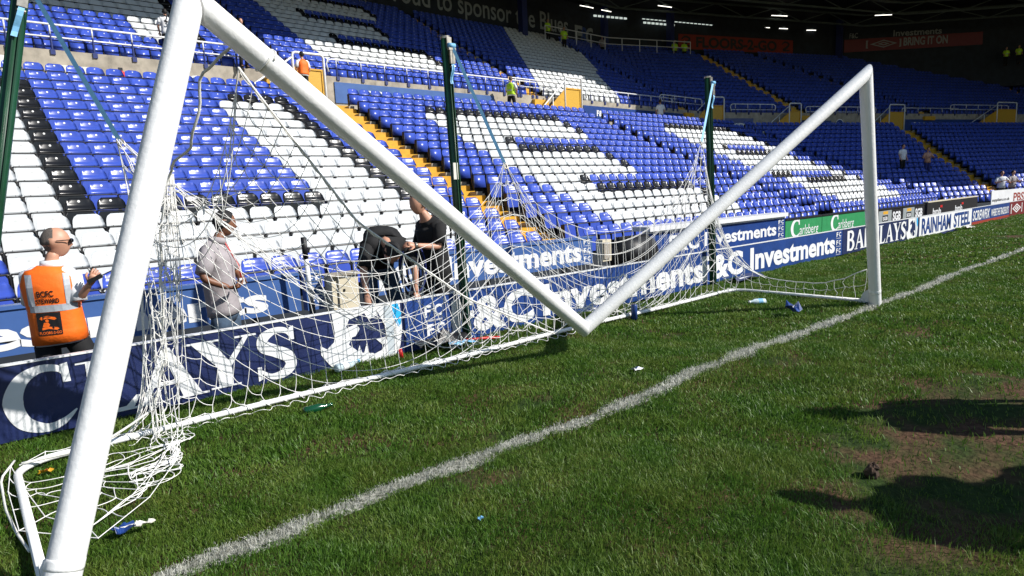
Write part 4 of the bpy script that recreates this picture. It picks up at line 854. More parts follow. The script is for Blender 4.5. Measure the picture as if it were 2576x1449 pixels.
def add_row(tier, r, d, zf, fn, s_from, n, step, blk):
    for k in range(n):
        s = s_from + step * (k + .5) * PW; P = fn(s, d, zf)
        if fn is PA and s > 34.15 + d * TT - .2: continue
        c = (col_low(r, s) if tier == 0 else col_up(r, s)) if fn is PA else BL
        seats.append((tier, r, 0 if fn is PA else 1, s, P, c, blk, k + 1))
for r in range(NL):
    d = r * RP; z = zl(r)
    add_row(0, r, d, z, PA, 5.925, 27, -1, 0); add_row(0, r, d, z, PA, 7.3, 27, 1, 1); add_row(0, r, d, z, PA, 21.0, 27, 1, 2); add_row(0, r, d, z, PA, 34.75, 4, 1, 3)
    sa = 4.4 + .41 * r; s0 = -d * TT + .05; add_row(0, r, d, z, PB, s0, int((sa - s0) / PW), 1, 3); add_row(0, r, d, z, PB, sa + 1.35, 62, 1, 3)
for i in range(NUP):
    d = dU + i * RP; z = zu(i)
    add_row(1, i, d, z, PA, 5.7, 27, -1, 0); add_row(1, i, d, z, PA, 7.05, 27, 1, 1); add_row(1, i, d, z, PA, 20.65, 27, 1, 2); add_row(1, i, d, z, PA, 34.25, 10, 1, 3)
    s0 = -d * TT + .05; add_row(1, i, d, z, PB, s0, int((4.9 - s0) / PW), 1, 3); s1 = 18.2 - .42 * i; add_row(1, i, d, z, PB, 6.15, int((s1 - 6.15) / PW), 1, 3); s2 = s1 + 1.25; add_row(1, i, d, z, PB, s2, int((37.4 - s2) / PW), 1, 3); add_row(1, i, d, z, PB, 38.85, 20, 1, 3)
vis = []
for q in seats:
    x, y, zc = proj(q[4] + np.array([0, 0, .6]))
    vis.append((zc > 1 and -60 < x < 2640 and -80 < y < 900, x, y, zc))
keep = [i for i, v in enumerate(vis) if v[0]]
near = sorted([i for i in keep if seats[i][0] == 0], key=lambda i: vis[i][3])[:300]
nset = set(near)
SM = [M['seat_blue'], M['seat_white'], M['seat_black']]
hi = seat_parts(8, 6); lo = seat_parts(4, 4)
meshes = {}
for nm, (V, F) in hi.items():
    for c in range(3):
        me = bpy.data.meshes.new(nm); me.from_pydata(V, [], F); me.materials.append(SM[c] if nm in ('backrest', 'seat_pan') else (M['disc'] if nm == 'number_disc' else M['rail_black']))
        if nm == 'number_disc' and c == 1: me.materials.clear(); me.materials.append(M['disc_grey'])
        me.polygons.foreach_set('use_smooth', [True] * len(F)) if nm == 'backrest' else None; meshes[nm, c] = me
# hug the disc to the back face
for c in range(3):
    me = meshes['number_disc', c]
    for v in me.vertices: v.co.y = .10 + .055 * (v.co.z - .612) / .208 - .030 * (v.co.x / .2) ** 2 - .0035
ORD = ['front', 'second', 'third', 'fourth', 'fifth', 'sixth', 'seventh', 'eighth', 'ninth', 'tenth', 'eleventh', 'twelfth', 'thirteenth', 'fourteenth', 'fifteenth', 'sixteenth', 'top']
NUMW = ['', 'first', 'second', 'third', 'fourth', 'fifth', 'sixth', 'seventh', 'eighth', 'ninth', 'tenth', 'eleventh', 'twelfth', 'thirteenth', 'fourteenth', 'fifteenth', 'sixteenth', 'seventeenth', 'eighteenth', 'nineteenth', 'twentieth', 'twenty-first', 'twenty-second', 'twenty-third', 'twenty-fourth', 'twenty-fifth', 'twenty-sixth', 'twenty-seventh']
CN = ['blue', 'white', 'black']
rj = random.Random(4)
for i in near:
    t, r, fid, s, P, c, blk, no = seats[i]
    o = bpy.data.objects.new('stadium_seat', None); COL.objects.link(o); o.location = P; o.rotation_euler = (rj.gauss(0, .012), 0, rj.gauss(0, .012)); o.empty_display_size = .1
    rw = 'in the %s row' % ORD[r]
    tag(o, '%s tip-up seat %s, %s %s' % (CN[c], rw, NUMW[no], BN[blk]), 'seat', 'tip-up seats of the lower tier')
    for nm in ('backrest', 'seat_pan', 'bracket', 'number_disc'):
        ch = bpy.data.objects.new(nm, meshes[nm, c]); COL.objects.link(ch); ch.parent = o
# everything else as one object
VV, QF, QM, base = [], [], [], 0
tri = {}
for nm, (V, F) in lo.items():
    V = np.array(V); Fq = []
    if nm == 'number_disc': V[:, 1] = .136
    for f in F:
        if len(f) == 4: Fq.append(f)
        elif len(f) == 3: Fq.append((f[0], f[1], f[2], f[2]))
        else:
            for k in range(1, len(f) - 1, 2): Fq.append((f[0], f[k], f[k + 1], f[min(k + 2, len(f) - 1)]))
    tri[nm] = (V, np.array([q for q in Fq if len(set(q)) == 4]))
for i in keep:
    if i in nset: continue
    t, r, fid, s, P, c, blk, no = seats[i]; th = -TH if fid else 0.; th += rj.gauss(0, .015); R2 = np.array([[math.cos(th), -math.sin(th), 0], [math.sin(th), math.cos(th), 0], [0, 0, 1]])
    for nm, (V, F) in tri.items():
        if nm == 'number_disc' and (c == 1 or vis[i][3] > 45): continue
        VV.append(V @ R2.T + P); QF.append(F + base); base += len(V); QM += [c if nm in ('backrest', 'seat_pan') else (4 if nm == 'number_disc' else 3)] * len(F)
o = big_mesh('stadium_seats', np.concatenate(VV), np.concatenate(QF), SM + [M['rail_black'], M['disc']], QM)
tag(o, 'thousands of smaller blue, white and black seats filling both tiers of the stand', 'seats', 'tip-up seats filling the stand', 'stuff')

# ------------------------------------------------------------------ people
def skin_mesh(J, E, Rd, root, sub=1, flat=None):
    me = bpy.data.meshes.new('sk'); names = list(J); me.from_pydata([tuple(J[n]) for n in names], [(names.index(a), names.index(c)) for a, c in E], [])
    o = bpy.data.objects.new('sk', me); COL.objects.link(o)
    sk = o.modifiers.new('s', 'SKIN'); sk.use_smooth_shade = True; ly = me.skin_vertices[0] if me.skin_vertices else None
    if ly is None:
        bm = bmesh.new(); bm.from_mesh(me); l = bm.verts.layers.skin.verify(); bm.to_mesh(me); bm.free(); ly = me.skin_vertices[0]
    for n, d in zip(names, ly.data): r = Rd[n]; d.radius = (r, r) if not hasattr(r, '__len__') else r; d.use_root = (n == root)
    if sub: m = o.modifiers.new('u', 'SUBSURF'); m.levels = sub; m.render_levels = sub
    bpy.context.view_layer.update()
    r = bpy.data.meshes.new_from_object(o.evaluated_get(bpy.context.evaluated_depsgraph_get()))
    V = [tuple(v.co) for v in r.vertices]; F = [tuple(p.vertices) for p in r.polygons]
    bpy.data.objects.remove(o); bpy.data.meshes.remove(me); bpy.data.meshes.remove(r)
    return V, F
def flatten(V, c, fwd, k, zlo, zhi):
    """squash torso depth along fwd"""
    c = np.asarray(c, float); f = unit(fwd); out = []
    for v in V:
        v = np.asarray(v); t = 1. if zlo < v[2] < zhi else 0.; d = (v - c) @ f; out.append(v - f * d * (1 - k) * t)
    return out
def head_geo(c, fwd, s=1., up=(0, 0, 1), nu=26, nv=18):
    f = unit(fwd); u = unit(np.asarray(up, float) - f * (np.asarray(up, float) @ f)); rt = np.cross(f, u); c = np.asarray(c, float); V, F = [], []
    for a in range(nv + 1):
        ph = math.pi * a / nv
        for k in range(nu):
            th = 2 * math.pi * k / nu; x = math.sin(ph) * math.sin(th); y = math.sin(ph) * math.cos(th); z = math.cos(ph)
            X_, Y_, Z_ = .075 * x, .096 * y, .118 * z
            low = max(0, -z)
            X_ *= 1 - .30 * low; Y_ = Y_ * (1 - .22 * low) + .018 * low - (.02 if y < 0 else 0) * low
            if z > -.2 and y < 0: Y_ -= .010
            fx = max(0, y)
            Y_ += fx ** 6 * (.026 * math.exp(-((z + .12) / .10) ** 2 - (x / .16) ** 2) - .010 * math.exp(-((z - .10) / .07) ** 2) * (1 if abs(x) > .15 else 0) + .010 * math.exp(-((z + .45) / .07) ** 2 - (x / .3) ** 2) + .014 * math.exp(-((z + .80) / .16) ** 2 - (x / .4) ** 2) + .006 * math.exp(-((z - .25) / .06) ** 2))
            if abs(abs(x) - .97) < .10 and abs(z + .08) < .26 and -.45 < y < .1: X_ *= 1.20
            V.append(c + s * (rt * X_ + f * Y_ + u * Z_))
    F = [(a * nu + k, a * nu + (k + 1) % nu, (a + 1) * nu + (k + 1) % nu, (a + 1) * nu + k) for a in range(nv) for k in range(nu)]
    return V, F, f, u, rt
def hair_geo(c, fwd, s=1., line=.25, bald=False, up=(0, 0, 1)):
    V, F, f, u, rt = head_geo(c, fwd, s, up, 56, 44); c = np.asarray(c, float); K = []; W = []; rh = random.Random(2)
    for v in V:
        v = np.asarray(v); d = v - c; z = (d @ u) / (.118 * s); y = (d @ f) / (.096 * s); x = abs(d @ rt) / (.075 * s); j = rh.uniform(-.03, .03)
        side = z > -.62 + .95 * max(0, y + .45) + j                     # nape up to above the ear
        if bald: ok = side and y < .10 - .30 * max(0, z) + j and z < .97 and not (x > .78 and abs(y + .12) < .22 and -.4 < z < .15)
        else: ok = side and y < .42 + .42 * max(0, z - .35) + j and (z > .02 + j or y < .22)
        K.append(ok); W.append(c + d * (1.04 if bald else 1.06 + .02 * (z > .3)))
    return W, [q for q in F if all(K[i] for i in q)]
def hand_geo(w_, h_, palm_n, s=1., curl=.5):
    """five separate fingers from palm; w_ wrist, h_ knuckles"""
    w_, h_ = np.asarray(w_, float), np.asarray(h_, float); d = unit(h_ - w_); n = unit(np.asarray(palm_n, float) - d * (np.asarray(palm_n, float) @ d)); sd = np.cross(d, n)
    b = MB(); L = .085 * s; k = w_ + d * L
    b.tube([w_ - d * .01, w_ + d * L * .35, w_ + d * L * .8, k + d * .005], [.024 * s, .032 * s, .036 * s, .026 * s], 10)
    b.v = [tuple(np.asarray(v) - n * ((np.asarray(v) - w_) @ n) * .45) for v in b.v]
    for i, ln in enumerate((.068, .078, .072, .056)):
        o = k + sd * (.027 - .018 * i) * s; P = [o - d * .012]; di = d.copy()
        for j, fr in enumerate((.45, .32, .23)):
            a = curl * (.6 + .5 * j + .08 * i); di = unit(d * math.cos(a) + n * math.sin(a)); P.append(P[-1] + di * ln * fr * s)
        b.tube(P, [.0095 * s, .009 * s, .0082 * s, .0065 * s], 7)
    o = w_ + d * L * .35 + sd * .03 * s; q1 = unit(d * .7 + sd * .75 + n * .3); q2 = unit(d * .9 + n * .6)
    b.tube([o - q1 * .01, o + q1 * .032 * s, o + q1 * .032 * s + q2 * .03 * s], [.012 * s, .0105 * s, .008 * s], 7)
    return b.v, b.f
def loft(b, path, ra, rb, axis, n=20, capb=True, capt=True):
    path = [np.asarray(p, float) for p in path]; m = len(path); k0 = len(b.v); V = []
    for i in range(m):
        t = unit(path[min(i + 1, m - 1)] - path[max(i - 1, 0)]); ax = axis[i] if isinstance(axis, list) else axis; x = unit(ax - t * (ax @ t)); y = np.cross(t, x)
        for k in range(n):
            a = 2 * math.pi * k / n; ca, sa = math.cos(a), math.sin(a); q = (abs(ca) ** 2.6 + abs(sa) ** 2.6) ** (-1 / 2.6)
            V.append(path[i] + x * ra[i] * ca * q + y * rb[i] * sa * q)
    F = [(i * n + k, i * n + (k + 1) % n, (i + 1) * n + (k + 1) % n, (i + 1) * n + k) for i in range(m - 1) for k in range(n)]
    if capb: F.append(tuple(range(n))[::-1])
    if capt: F.append(tuple((m - 1) * n + k for k in range(n)))
    b.add(V, F)
def torso(b, J, s=1., grow=0., hem=.1, sw=None, neckr=.07, wf=1.):
    top = (J['shR'] + J['shL']) / 2; axs = unit(J['shR'] - J['shL']); axh = J['hiR'] - J['hiL']; axh = unit(axh) if axh @ axs > 0 else unit(-axh)
    sh = np.linalg.norm(J['shR'] - J['shL']) / 2; sh = max(sh, .17 * s) if sw is None else sw
    dn = unit(J['pelvis'] - J['spine']); hp_ = J['pelvis'] + dn * hem; nk = J['neck']; up = unit(nk - top)
    P_ = [hp_, J['pelvis'], J['spine'], J['chest'] * .6 + J['spine'] * .4, J['chest'], top * .85 + J['chest'] * .15, top + up * .02, top + (nk - top) * .42, top + (nk - top) * .75]
    ra = [.172, .168, .158, .170, .182, (sh + .012) / s, (sh - .005) / s, (sh * .60) / s, neckr]; rb = [.125, .122, .120, .122, .120, .104, .088, .074, neckr * .95]
    A = [axh, axh, axh * .5 + axs * .5, axs, axs, axs, axs, axs, axs]; loft(b, P_, [x * s * wf + grow for x in ra], [x * s + grow for x in rb], A, 24)
    return P_
def person(label, J, face, body_f, skin, shirt, trousers, hair, group=None, bald=False, sleeve=.95, s=1., belly=.0, hsub=1, hands=True, fine=False, hem=0., up=(0, 0, 1), palm=(0, 0, -1), cat='person'):
    hs_ = max(s, .92) if s < .9 else s
    J = {k: np.asarray(v, float) for k, v in J.items()}
    z0 = min(J['ankR'][2], J['ankL'][2]); o = thing('person', label, cat, (J['pelvis'][0], J['pelvis'][1], z0 - .08), group)
    bf = unit(body_f)
    JB_ = {k: J[k] for k in ('pelvis', 'spine', 'chest', 'neck', 'shR', 'elR', 'wrR', 'shL', 'elL', 'wrL', 'hiR', 'knR', 'ankR', 'hiL', 'knL', 'ankL')}
    hd = J['head']; JB_['skull'] = J['neck'] + (hd - J['neck']) * .6
    for e in 'RL': a = JB_['ank' + e]; JB_['toe' + e] = a + np.array([bf[0], bf[1], 0]) * .15 * s - np.array([0, 0, .04 * s])
    EB = [('pelvis', 'spine'), ('spine', 'chest'), ('chest', 'neck'), ('neck', 'skull')] + [(a + e, c + e) for e in 'RL' for a, c in (('sh', 'el'), ('el', 'wr'), ('hi', 'kn'), ('kn', 'ank'), ('ank', 'toe'))] + [('chest', 'sh' + e) for e in 'RL'] + [('pelvis', 'hi' + e) for e in 'RL']
    Rb = dict(pelvis=.075, spine=.070, chest=.072, neck=.056, skull=.052, sh=.044, el=.042, wr=.028, hi=.072, kn=.052, ank=.038, toe=.032)
    gr = lambda n: Rb[n] if n in Rb else Rb[n[:-1]]
    V, F = skin_mesh(JB_, EB, {n: gr(n) * s for n in JB_}, 'pelvis', hsub)
    b = MB(); b.add(V, F); hv, hf, f_, u_, r_ = head_geo(hd, face, hs_, up); b.add(hv, hf)
    if hands:
        for e in 'RL':
            w_ = J['wr' + e]; h_ = J.get('ha' + e, w_ + unit(w_ - J['el' + e]) * .08); b.add(*hand_geo(w_, h_, palm, s, .75))
    b.build('body', skin, o, True)
    V, F = hair_geo(hd, face, hs_, bald=bald, up=up)
    if F: h = MB(); h.add(V, F); h.build('hair', hair, o, True)
    # shirt
    JS = {k: J[k] for k in ('spine', 'chest', 'shR', 'shL')}; dn = J['pelvis'] + (J['pelvis'] - J['spine']) * (.15 + hem); JS['hem'] = dn; JS['coll'] = J['chest'] + (J['neck'] - J['chest']) * .80
    for e in 'RL': JS['sl' + e] = J['sh' + e] + (J['el' + e] - J['sh' + e]) * sleeve
    ES = [('hem', 'spine'), ('spine', 'chest'), ('chest', 'coll')] + [(a, c) for e in 'RL' for a, c in (('chest', 'sh' + e), ('sh' + e, 'sl' + e))]
    RS = dict(hem=.150 + belly * .6, spine=.145 + belly, chest=.150, coll=.070, shR=.080, shL=.080, slR=.072, slL=.072)
    if shirt is not None:
        b = MB(); torso(b, J, s, .012, .10 + hem * .3)
        for e in 'RL':
            c_ = J['chest'] + (J['sh' + e] - J['chest']) * .45; sm = J['sh' + e]; el = J['el' + e]; sl_ = sm + (el - sm) * sleeve
            b.tube([J['chest'] + (sm - J['chest']) * .35, sm + (sm - J['chest']) * .06], [.095 * s, .080 * s], 14)
            b.tube([c_ * .4 + sm * .6 - (0, 0, .03 * s), sm + unit(el - sm) * .02 * s, sm + (sl_ - sm) * .5, sl_], [.070 * s, .076 * s, .070 * s, .072 * s], 14)
        b.build('shirt', shirt, o, True)
    b = MB(); axh = unit(J['hiR'] - J['hiL']); pv = J['pelvis']; cr = (J['hiR'] + J['hiL']) / 2; dn = unit(cr - pv)
    loft(b, [pv - dn * .10 * s, pv, cr, cr + dn * .07 * s], [.160 * s, .168 * s, .172 * s, .120 * s], [.115 * s, .122 * s, .118 * s, .08 * s], axh, 18)
    for e in 'RL':
        h_, k_, a_ = J['hi' + e], J['kn' + e], J['ank' + e]; d0_ = unit(k_ - h_)
        b.tube([h_ + (pv - cr) * .2, h_ + d0_ * .06 * s, h_ + (k_ - h_) * .5, k_, k_ + (a_ - k_) * .5, a_ - (0, 0, .01 * s)], [.075 * s, .098 * s, .088 * s, .070 * s, .064 * s, .066 * s], 14)
    b.build('trousers', trousers, o, True)
    for e in 'RL':
        a = J['ank' + e]; t = np.array([bf[0], bf[1], 0]); b = MB(); b.tube([a - t * .08 * s + (0, 0, -.045 * s), a - t * .03 * s + (0, 0, -.03 * s), a + t * .08 * s + (0, 0, -.042 * s), a + t * .18 * s + (0, 0, -.055 * s)], [.035 * s, .048 * s, .045 * s, .028 * s], 10); b.build('shoe', M['black'], o, True)
    return o, f_, u_, r_
def stand_pose(P, ang, s=1., arms=0., sw=0.):
    """P feet point, ang facing azimuth"""
    P = np.asarray(P, float); f = np.array([math.cos(ang), math.sin(ang), 0]); r = np.array([math.sin(ang), -math.cos(ang), 0]); z = np.array([0, 0, 1.])
    q = lambda a, b_, c: P + (r * a + f * b_ + z * c) * s
    return dict(head=q(0, .03, 1.63), neck=q(0, 0, 1.48), chest=q(0, 0, 1.30), spine=q(0, .01, 1.10), pelvis=q(0, 0, .95), shR=q(.19, 0, 1.38), shL=q(-.19, 0, 1.38), elR=q(.25 + .1 * arms, -.02 + .1 * arms, 1.10), elL=q(-.25 - .1 * arms, -.02 + .1 * arms, 1.10),
                wrR=q(.24 - .1 * arms, .08 + .25 * arms, .87 + .30 * arms), wrL=q(-.24 + .1 * arms, .08 + .25 * arms, .87 + .30 * arms), hiR=q(.09, 0, .88), hiL=q(-.09, 0, .88), knR=q(.10, .03 + sw, .48), knL=q(-.10, .03 - sw, .48), ankR=q(.11, -.02 + sw, .08), ankL=q(-.11, -.02 - sw, .08))
TZ = -.46
def project_patch(b, mi, tgt, O, u, v, n, polys, off=.004):
    """drape flat 2-D polygons onto the target surface along -n"""
    dg = bpy.context.evaluated_depsgraph_get(); me = tgt.data; L = Vector(tgt.matrix_world.translation) if False else Vector(tgt.parent.location)
    bv = BVHTree.FromPolygons([v_.co + L for v_ in me.vertices], [tuple(p.vertices) for p in me.polygons])
    for pts, F in polys:
        V = []
        for x, y in pts:
            o = Vector(O + u * x + v * y + n * .6); h = bv.ray_cast(o, Vector(-n)); p = h[0] if h[0] is not None else Vector(O + u * x + v * y); V.append(np.array(p) + n * off)
        b.add(V, F, mi)
def gridpoly(x0, x1, y0, y1, k=8): 
    xs = np.linspace(x0, x1, k + 1); ys = np.linspace(y0, y1, k + 1); return [(x, y) for y in ys for x in xs], [(a * (k + 1) + c, a * (k + 1) + c + 1, (a + 1) * (k + 1) + c + 1, (a + 1) * (k + 1) + c) for a in range(k) for c in range(k)]
def textpoly(s, x0, x1, y0, y1, bold): V, F = text_geo(s, bold); return [(x0 + x * (x1 - x0), y0 + y * (y1 - y0)) for x, y in V], F

# steward
JS_ = dict(head=(-3.248, 3.20, 1.180), neck=(-3.300, 3.20, 1.030), chest=(-3.318, 3.20, .870), spine=(-3.315, 3.21, .690), pelvis=(-3.308, 3.21, .530), shR=(-3.185, 3.13, .945), elR=(-3.180, 3.08, .735), wrR=(-3.105, 2.97, .870), haR=(-3.085, 2.95, .91),
           shL=(-3.435, 3.27, .95), elL=(-3.44, 3.42, .73), wrL=(-3.32, 3.56, .64), hiR=(-3.22, 3.19, .46), hiL=(-3.39, 3.24, .46), knR=(-3.07, 3.15, .05), knL=(-3.40, 3.20, .03), ankR=(-3.00, 3.10, -.38), ankL=(-3.44, 3.15, -.38))
st, f_, u_, r_ = person('steward in an orange vest and sunglasses holding a radio behind the navy board', JS_, (1, -.12, -.05), (.45, .9, 0), M['skin'], M['shirt_white'], M['cloth_black'], M['hair_grey'], bald=True, sleeve=.98, s=.86, fine=True, palm=(.3, .9, .3))
JN_ = {k: np.array(v, float) for k, v in JS_.items()}; b = MB(); torso(b, JN_, .92, .034, .085, .140, .055, .90)
vest = b.build('vest', M['orange'], st, True)
Ov = np.array(JS_['spine']); nv_ = unit(np.array([-.10, -1, 0.])); uv_ = unit(np.cross((0, 0, 1), -nv_) * -1); uv_ = np.array([1, -.10, 0]); uv_ = unit(uv_); vv_ = np.array([0, 0, 1.])
b = MB(); project_patch(b, 0, vest, Ov, uv_, vv_, nv_, [gridpoly(-.165, .165, -.005, .045, 14)]); project_patch(b, 0, vest, Ov, uv_, vv_, nv_, [gridpoly(.075, .115, .04, .27, 10), gridpoly(-.15, -.11, .04, .27, 10)], .0045); b.build('reflective_band', M['reflect'], vest)
b = MB(); project_patch(b, 0, vest, Ov, uv_, vv_, nv_, [gridpoly(-.115, .03, -.175, -.01, 8)], .005); b.build('back_patch', M['black'], vest)
b = MB(); project_patch(b, 0, vest, Ov, uv_, vv_, nv_, [textpoly('FLOORS-2-GO', -.108, .024, -.168, -.148, .01), ([(-.098, -.052), (-.09, -.04), (-.05, -.032), (-.005, -.046), (.003, -.058), (-.012, -.066), (-.05, -.05), (-.088, -.062)], [tuple(range(8))]),
    ([(-.055 + .011 * math.cos(t), -.068 + .011 * math.sin(t)) for t in np.linspace(0, 6.28, 9)[:-1]], [tuple(range(8))]), ([(-.075, -.082), (-.05, -.08), (-.04, -.10), (-.055, -.118), (-.085, -.112)], [tuple(range(5))]), ([(-.088, -.118), (-.05, -.112), (.003, -.122), (.012, -.132), (-.002, -.14), (-.05, -.128), (-.09, -.135)], [tuple(range(7))])], .0065); b.build('emblem', M['orange'], vest)
b = MB(); project_patch(b, 0, vest, Ov, uv_, vv_, nv_, [textpoly('BCFC', -.095, .005, .105, .150, .03), textpoly('STEWARD', -.105, .035, .056, .093, .03)], .005); b.build('lettering', M['cloth_black'], vest)
hc = np.array(JS_['head']); b = MB(); b.tube([hc + f_ * .092 + u_ * .012 + r_ * s_ for s_ in (-.06, -.02, .02, .06)], [.010, .017, .017, .010], 8)
for s_ in (-1, 1): b.tube([hc + f_ * .085 + u_ * .018 + r_ * .07 * s_, hc - f_ * .0 + u_ * .012 + r_ * .083 * s_], .0035, 6)
b.build('sunglasses', M['glass_dark'], st, True)
b = MB(); b.tube([np.array(JS_['neck']) + (0, 0, -.03), np.array(JS_['neck']) + (0, 0, .02)], [.075, .066], 18); b.build('collar', M['shirt_white'], st, True)
o = thing('radio', 'small black two-way radio with antenna in the steward\'s right hand', 'radio', (-3.06, 2.93, .92))
b = MB(); e1 = unit((.75, -.2, .35)); b.box((-3.075, 2.93, .905), (.03, .035, .10), 0, (unit(np.cross(e1, (0, 1, 0))), unit(np.cross(e1, np.cross(e1, (0, 1, 0)))), e1)); b.build('body', M['black'], o); b = MB(); p = np.array((-3.075, 2.93, .905)) + e1 * .05; b.tube([p, p + e1 * .09], .004, 6); b.build('antenna', M['black'], o)
# grey shirt
JG = dict(head=(-1.885, 3.72, 1.235), neck=(-1.962, 3.72, 1.095), chest=(-1.985, 3.74, .90), spine=(-1.985, 3.74, .66), pelvis=(-1.970, 3.74, .44), shR=(-2.105, 3.57, .985), elR=(-2.20, 3.47, .76), wrR=(-1.985, 3.44, .655), haR=(-1.89, 3.45, .66), shL=(-1.89, 3.92, .985), elL=(-1.76, 3.93, .74), wrL=(-1.775, 3.68, .665), haL=(-1.83, 3.58, .67),
          hiR=(-2.03, 3.66, .37), hiL=(-1.90, 3.83, .37), knR=(-2.02, 3.64, -.02), knL=(-1.88, 3.84, -.02), ankR=(-2.03, 3.62, -.38), ankL=(-1.90, 3.84, -.38))
gp, f_, u_, r_ = person('man in a light grey polo shirt with a lanyard standing behind the net', JG, (1, -.1, -.18), (1, 0, 0), M['skin_brown'], M['shirt_grey'], M['denim'], M['hair_black'], sleeve=.82, fine=True, palm=(.2, .3, .9), hem=-.15)
b = MB(); q = np.array(JG['neck']); b.tube([q + (-.06, -.03, .0), q + (.04, -.05, -.03), np.array((-1.84, 3.60, .84)), np.array((-1.83, 3.59, .72))], .007, 6); b.build('lanyard', M['red'], gp, True); b = MB(); b.box((-1.83, 3.575, .69), (.045, .006, .06)); b.build('badge', M['white_ink'], gp)
b = MB(); b.tube([q + (-.012, 0, -.04), q + (0, 0, .015)], [.085, .068], 16); b.build('collar', M['shirt_grey'], gp, True)
# bending man
JN = dict(head=(-.60, 2.90, .87), neck=(-.57, 3.05, .96), chest=(-.50, 3.25, 1.00), spine=(-.40, 3.48, .96), pelvis=(-.33, 3.68, .72), shR=(-.73, 3.15, .93), elR=(-.84, 3.06, .70), wrR=(-.86, 2.98, .47), haR=(-.87, 2.96, .38), shL=(-.34, 3.12, .92), elL=(-.27, 3.02, .66), wrL=(-.31, 2.97, .42), haL=(-.31, 2.95, .34),
          hiR=(-.45, 3.70, .60), hiL=(-.20, 3.70, .60), knR=(-.50, 3.55, .12), knL=(-.16, 3.55, .12), ankR=(-.50, 3.62, -.38), ankL=(-.15, 3.62, -.38))
person('man in black bending forward with both arms down behind the net', JN, (-.05, -.25, -1), (-.1, -1, 0), M['skin'], M['cloth_black'], M['denim'], M['hair_black'], sleeve=.85, up=(0, -1, .1))
# standing man with cables
JC = dict(head=(-.10, 3.15, 1.34), neck=(-.02, 3.15, 1.19), chest=(.04, 3.15, 1.02), spine=(.06, 3.15, .84), pelvis=(.08, 3.15, .62), shR=(.06, 3.34, 1.09), elR=(.02, 3.38, .87), wrR=(-.22, 3.30, .86), haR=(-.32, 3.28, .87), shL=(.04, 2.97, 1.09), elL=(-.02, 2.92, .875), wrL=(-.30, 2.93, .915), haL=(-.40, 2.94, .94),
          hiR=(.08, 3.24, .55), hiL=(.08, 3.06, .55), knR=(.06, 3.25, .10), knL=(.05, 3.05, .10), ankR=(.08, 3.25, -.38), ankL=(.08, 3.05, -.38))
cm, f_, u_, r_ = person('man in a black polo shirt and watch, half hidden by the fallen crossbar', JC, (-1, -.05, -.2), (-1, 0, 0), M['skin'], M['cloth_charcoal'], M['cloth_charcoal'], M['hair_brown'], sleeve=.85, fine=True, palm=(0, .6, -.5))
b = MB(); e = unit(np.array(JC['wrL']) - np.array(JC['elL'])); b.tube([np.array(JC['wrL']) - e * .01, np.array(JC['wrL']) + e * .015], .034, 14); b.build('watch', M['steel'], cm, True)
o = thing('cable_coil', 'loop of blue and black cable hanging from the standing man\'s hands', 'cable', (-.30, 3.0, .65))
for k in range(9):
    b = MB(); a, c_ = .10 + .012 * (k % 4), .22 + .02 * (k % 3); t = np.linspace(0, 6.28, 28); b.tube([(-.27 + .03 * math.sin(k * 2) + a * math.cos(x), 3.02 + .012 * k, .70 - .03 * (k % 3) + c_ * math.sin(x)) for x in t], .010, 6); b.build('cable', M['blue_cloth' if k % 2 else 'black'], o, True)
b = MB(); t = np.linspace(-.3, 2.6, 20); b.tube([(.17 + .17 * math.cos(x), 3.2, 1.00 + .22 * math.sin(x)) for x in t], .012, 6); b.build('cable', M['black'], o, True)
# people in the stand and on the gangway
def quick(label, P, ang, shirt, trous, skin=M['skin'], hair=M['hair_brown'], s=1., arms=.3, sw=.0, group=None): return person(label, stand_pose(P, ang, s, arms, sw), (math.cos(ang), math.sin(ang), 0), (math.cos(ang), math.sin(ang), 0), skin, shirt, trous, hair, group, s=s, sleeve=.8, hsub=1)
ZG = 4.66
def vestify(o, J, m, s=1.):
    J = {k: np.array(v, float) for k, v in J.items()}; b = MB(); torso(b, J, s, .032, .05, .15 * s, .05); return b.build('vest', m, o, True)
def vested(label, P, ang, m, trous, s=1., arms=.3, sw=0., shirt=M['shirt_white'], hair=M['hair_grey'], band=True):
    o = quick(label, P, ang, shirt, trous, s=s, arms=arms, sw=sw, hair=hair)[0]; J = stand_pose(P, ang, s, arms, sw); ve = vestify(o, J, m, s)
    if band:
        c = np.array(J['spine']); b = MB(); b.tube([c + (0, 0, -.02), c + (0, 0, .03)], .178 * s, 18, 0, False); b.build('reflective_band', M['reflect'], ve, True)
    return o
vested('man in a yellow reflective vest walking along the gangway, seen from behind', (17.45, 21.4, 5.30), .3, M['hivis'], M['cloth_black'], 1.05, .5, .1)
quick('man in a white shirt and black trousers before the second blue wall sign', (29.6, 21.4, 5.02), 1.1, M['shirt_white'], M['cloth_black'], arms=.2, s=1.02)
vested('dark-haired steward in an orange vest by the near stair gate', (6.75, 21.0, 5.3), 1.7, M['orange'], M['cloth_black'], 1., .3, 0, hair=M['hair_black'], band=False)
o = vested('crouching steward in an orange vest with a black back patch under the crossbar', (5.55, 20.4, 4.62), 1.4, M['orange'], M['cloth_black'], .92, .3, 0, hair=M['hair_black'], band=False)
pt = Plane((5.42, 20.16, 5.55), (1, -.15, 0), (0, 0, 1)); b = MB(); slab(b, pt, 0, .26, 0, .28, .02, .03); b.build('back_patch', M['black'], o)
o = quick('man in a white numbered football shirt in the upper tier left of the near post', (2.75, 23.1, 6.75), 1.5, M['shirt_white'], M['cloth_black'], hair=M['hair_black'], arms=.2, s=.98)[0]
pt = Plane((2.63, 22.84, 7.95), (1, 0, 0), (0, 0, 1)); b = MB(); put_text(b, pt, '23', 0, .24, -.02, .24, 0, .03); b.build('shirt_number', M['cloth_black'], o)
